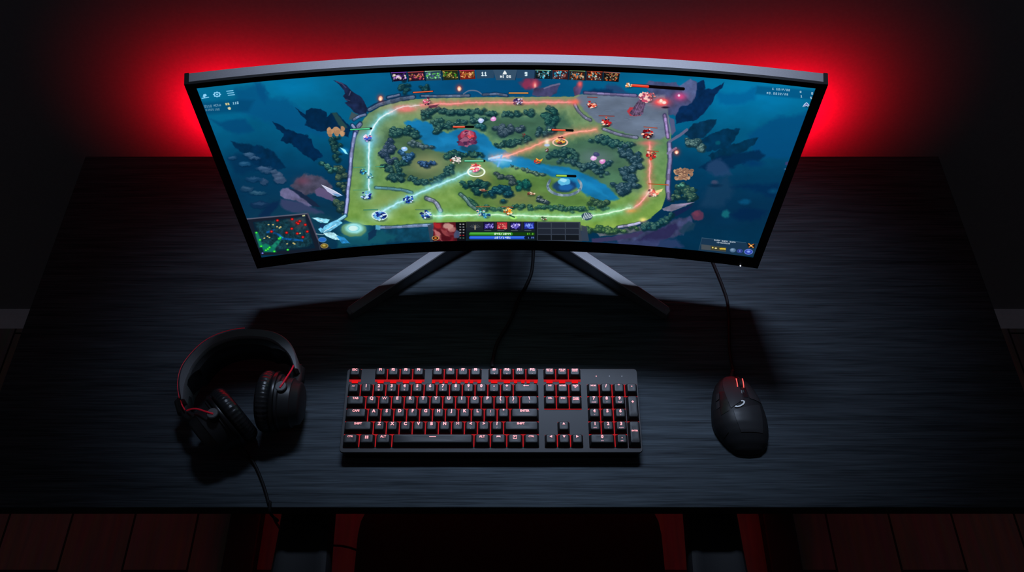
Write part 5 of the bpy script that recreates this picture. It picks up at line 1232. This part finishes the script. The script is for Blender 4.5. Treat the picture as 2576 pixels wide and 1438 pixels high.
bm = bmesh.new(); sl = cpath[:22]; add_tube(bm, sl, [0.0036 if (k // 2) % 2 == 0 else 0.0029 for k in range(len(sl))], 12); obj('strain_relief', bm, M_RUBBER, hs, smooth=0.9)
# ------------------------------------------------------------------ chair pushed under the desk
M_SEAT = mat('black_chair_fabric', (0.010, 0.010, 0.011), 0.8, spec=0.2, bump=(350, 0.25, (1, 1, 1)))
M_PAD = mat('black_armrest_pad', (0.012, 0.0125, 0.014), 0.6, spec=0.12, bump=(700, 0.10, (1, 1, 1)))
CHX, CHY = -0.004, 0.30
ch = thing('desk_chair', 'black padded desk chair with two armrests pushed under the desk', 'chair', (CHX, CHY, 0))
def padbox(w, d, h, r, dome=0.25):
    """a soft cushion: stacked rounded outlines"""
    bm = bmesh.new()
    loft(bm, [rrect(w * 0.90, d * 0.90, r * 0.8, 6, z=0.0), rrect(w * 0.98, d * 0.98, r, 6, z=h * 0.22), rrect(w, d, r, 6, z=h * 0.50), rrect(w * 0.985, d * 0.985, r, 6, z=h * 0.76), rrect(w * 0.93, d * 0.93, r * 0.9, 6, z=h * 0.94), rrect(w * 0.80, d * 0.80, r * 0.8, 6, z=h), rrect(w * 0.4, d * 0.4, r * 0.4, 6, z=h * 0.97)])
    return bm
bm = padbox(0.525, 0.56, 0.10, 0.09); bmesh.ops.translate(bm, verts=bm.verts[:], vec=(0, 0.04, 0.365))
obj('seat', bm, M_SEAT, ch, smooth=0.9)
bm = padbox(0.50, 0.72, 0.09, 0.10)
bmesh.ops.transform(bm, matrix=Matrix.Translation((0, -0.285, 0.80)) @ Matrix.Rotation(math.radians(97), 4, 'X') @ Matrix.Rotation(math.pi, 4, 'Y'), verts=bm.verts[:])
obj('backrest', bm, M_SEAT, ch, smooth=0.9)
for sx in (-1, 1):
    ax_ = sx * 0.300
    # the pad: rounded bar that is wider at its back end
    bm = bmesh.new(); L = []
    for t, w, z in ((0.0, 0.050, 0.0), (0.02, 0.072, 0.002), (0.10, 0.084, 0.003), (0.35, 0.086, 0.003), (0.60, 0.080, 0.003), (0.85, 0.076, 0.003), (0.97, 0.068, 0.002), (1.0, 0.050, 0.0)):
        y = -0.02 + 0.255 * t; hw = w / 2
        L.append([Vector((ax_ + a * hw, y, 0.626 + b)) for a, b in ((-1, 0.002), (-1, 0.020 + z), (-0.9, 0.0255 + z), (-0.7, 0.0270 + z), (-0.5, 0.0240 + z), (0.5, 0.0240 + z), (0.7, 0.0270 + z), (0.9, 0.0255 + z), (1, 0.020 + z), (1, 0.002), (0.8, -0.004), (-0.8, -0.004))])
    loft(bm, L)
    p = obj('armrest', bm, M_PAD, ch, smooth=0.7)
    bm = rbox(ax_ - 0.020, ax_ + 0.020, 0.03, 0.10, 0.395, 0.623, 0.006); obj('armrest_post', bm, M_STEEL, p, smooth=0.6)
    bm = rbox(min(ax_ + 0.02 * sx, sx * 0.20), max(ax_ + 0.02 * sx, sx * 0.20), 0.035, 0.095, 0.372, 0.394, 0.006); obj('armrest_bracket', bm, M_STEEL, p, smooth=0.6)
bm = bmesh.new(); add_lathe(bm, [(0.001, 0.085), (0.030, 0.085), (0.030, 0.22), (0.018, 0.22), (0.018, 0.345), (0.10, 0.350), (0.10, 0.368), (0.001, 0.368)], 28); obj('gas_lift', bm, M_STEEL, ch, smooth=0.6)
bm = rbox(-0.03, 0.03, -0.30, -0.15, 0.345, 0.368, 0.006); obj('back_bar', bm, M_STEEL, ch)
bm = rbox(-0.03, 0.03, -0.345, -0.300, 0.345, 0.62, 0.006); obj('back_bar', bm, M_STEEL, ch)
for k in range(5):
    a = math.radians(18 + 72 * k); d = Vector((math.cos(a), math.sin(a), 0)); s_ = Vector((-d.y, d.x, 0))
    bm = bmesh.new(); rows = []
    for r, hw, z0, z1 in ((0.02, 0.026, 0.075, 0.115), (0.15, 0.022, 0.072, 0.105), (0.28, 0.017, 0.066, 0.092), (0.31, 0.012, 0.066, 0.086)):
        rows.append([d * r + s_ * x + Vector((0, 0, z)) for x, z in ((-hw, z0), (-hw, z1), (hw, z1), (hw, z0))])
    loft(bm, rows); leg = obj('base_arm', bm, M_STEEL, ch)
    bm = bmesh.new()
    for off in (-0.014, 0.014):
        add_lathe(bm, [(0.004, -0.009), (0.026, -0.009), (0.029, -0.005), (0.029, 0.005), (0.026, 0.009), (0.004, 0.009)], 24, Matrix.Translation(d * 0.295 + s_ * off + Vector((0, 0, 0.0292))) @ Matrix(((s_.y, d.x, s_.x, 0), (-s_.x, d.y, s_.y, 0), (0, 0, 0, 0), (0, 0, 0, 1))).to_3x3().to_4x4() if False else Matrix.Translation(d * 0.295 + s_ * off + Vector((0, 0, 0.0292))) @ s_.to_track_quat('Z', 'Y').to_matrix().to_4x4())
    bm2 = bm; obj('caster', bm2, M_RUBBER, leg, smooth=0.6)
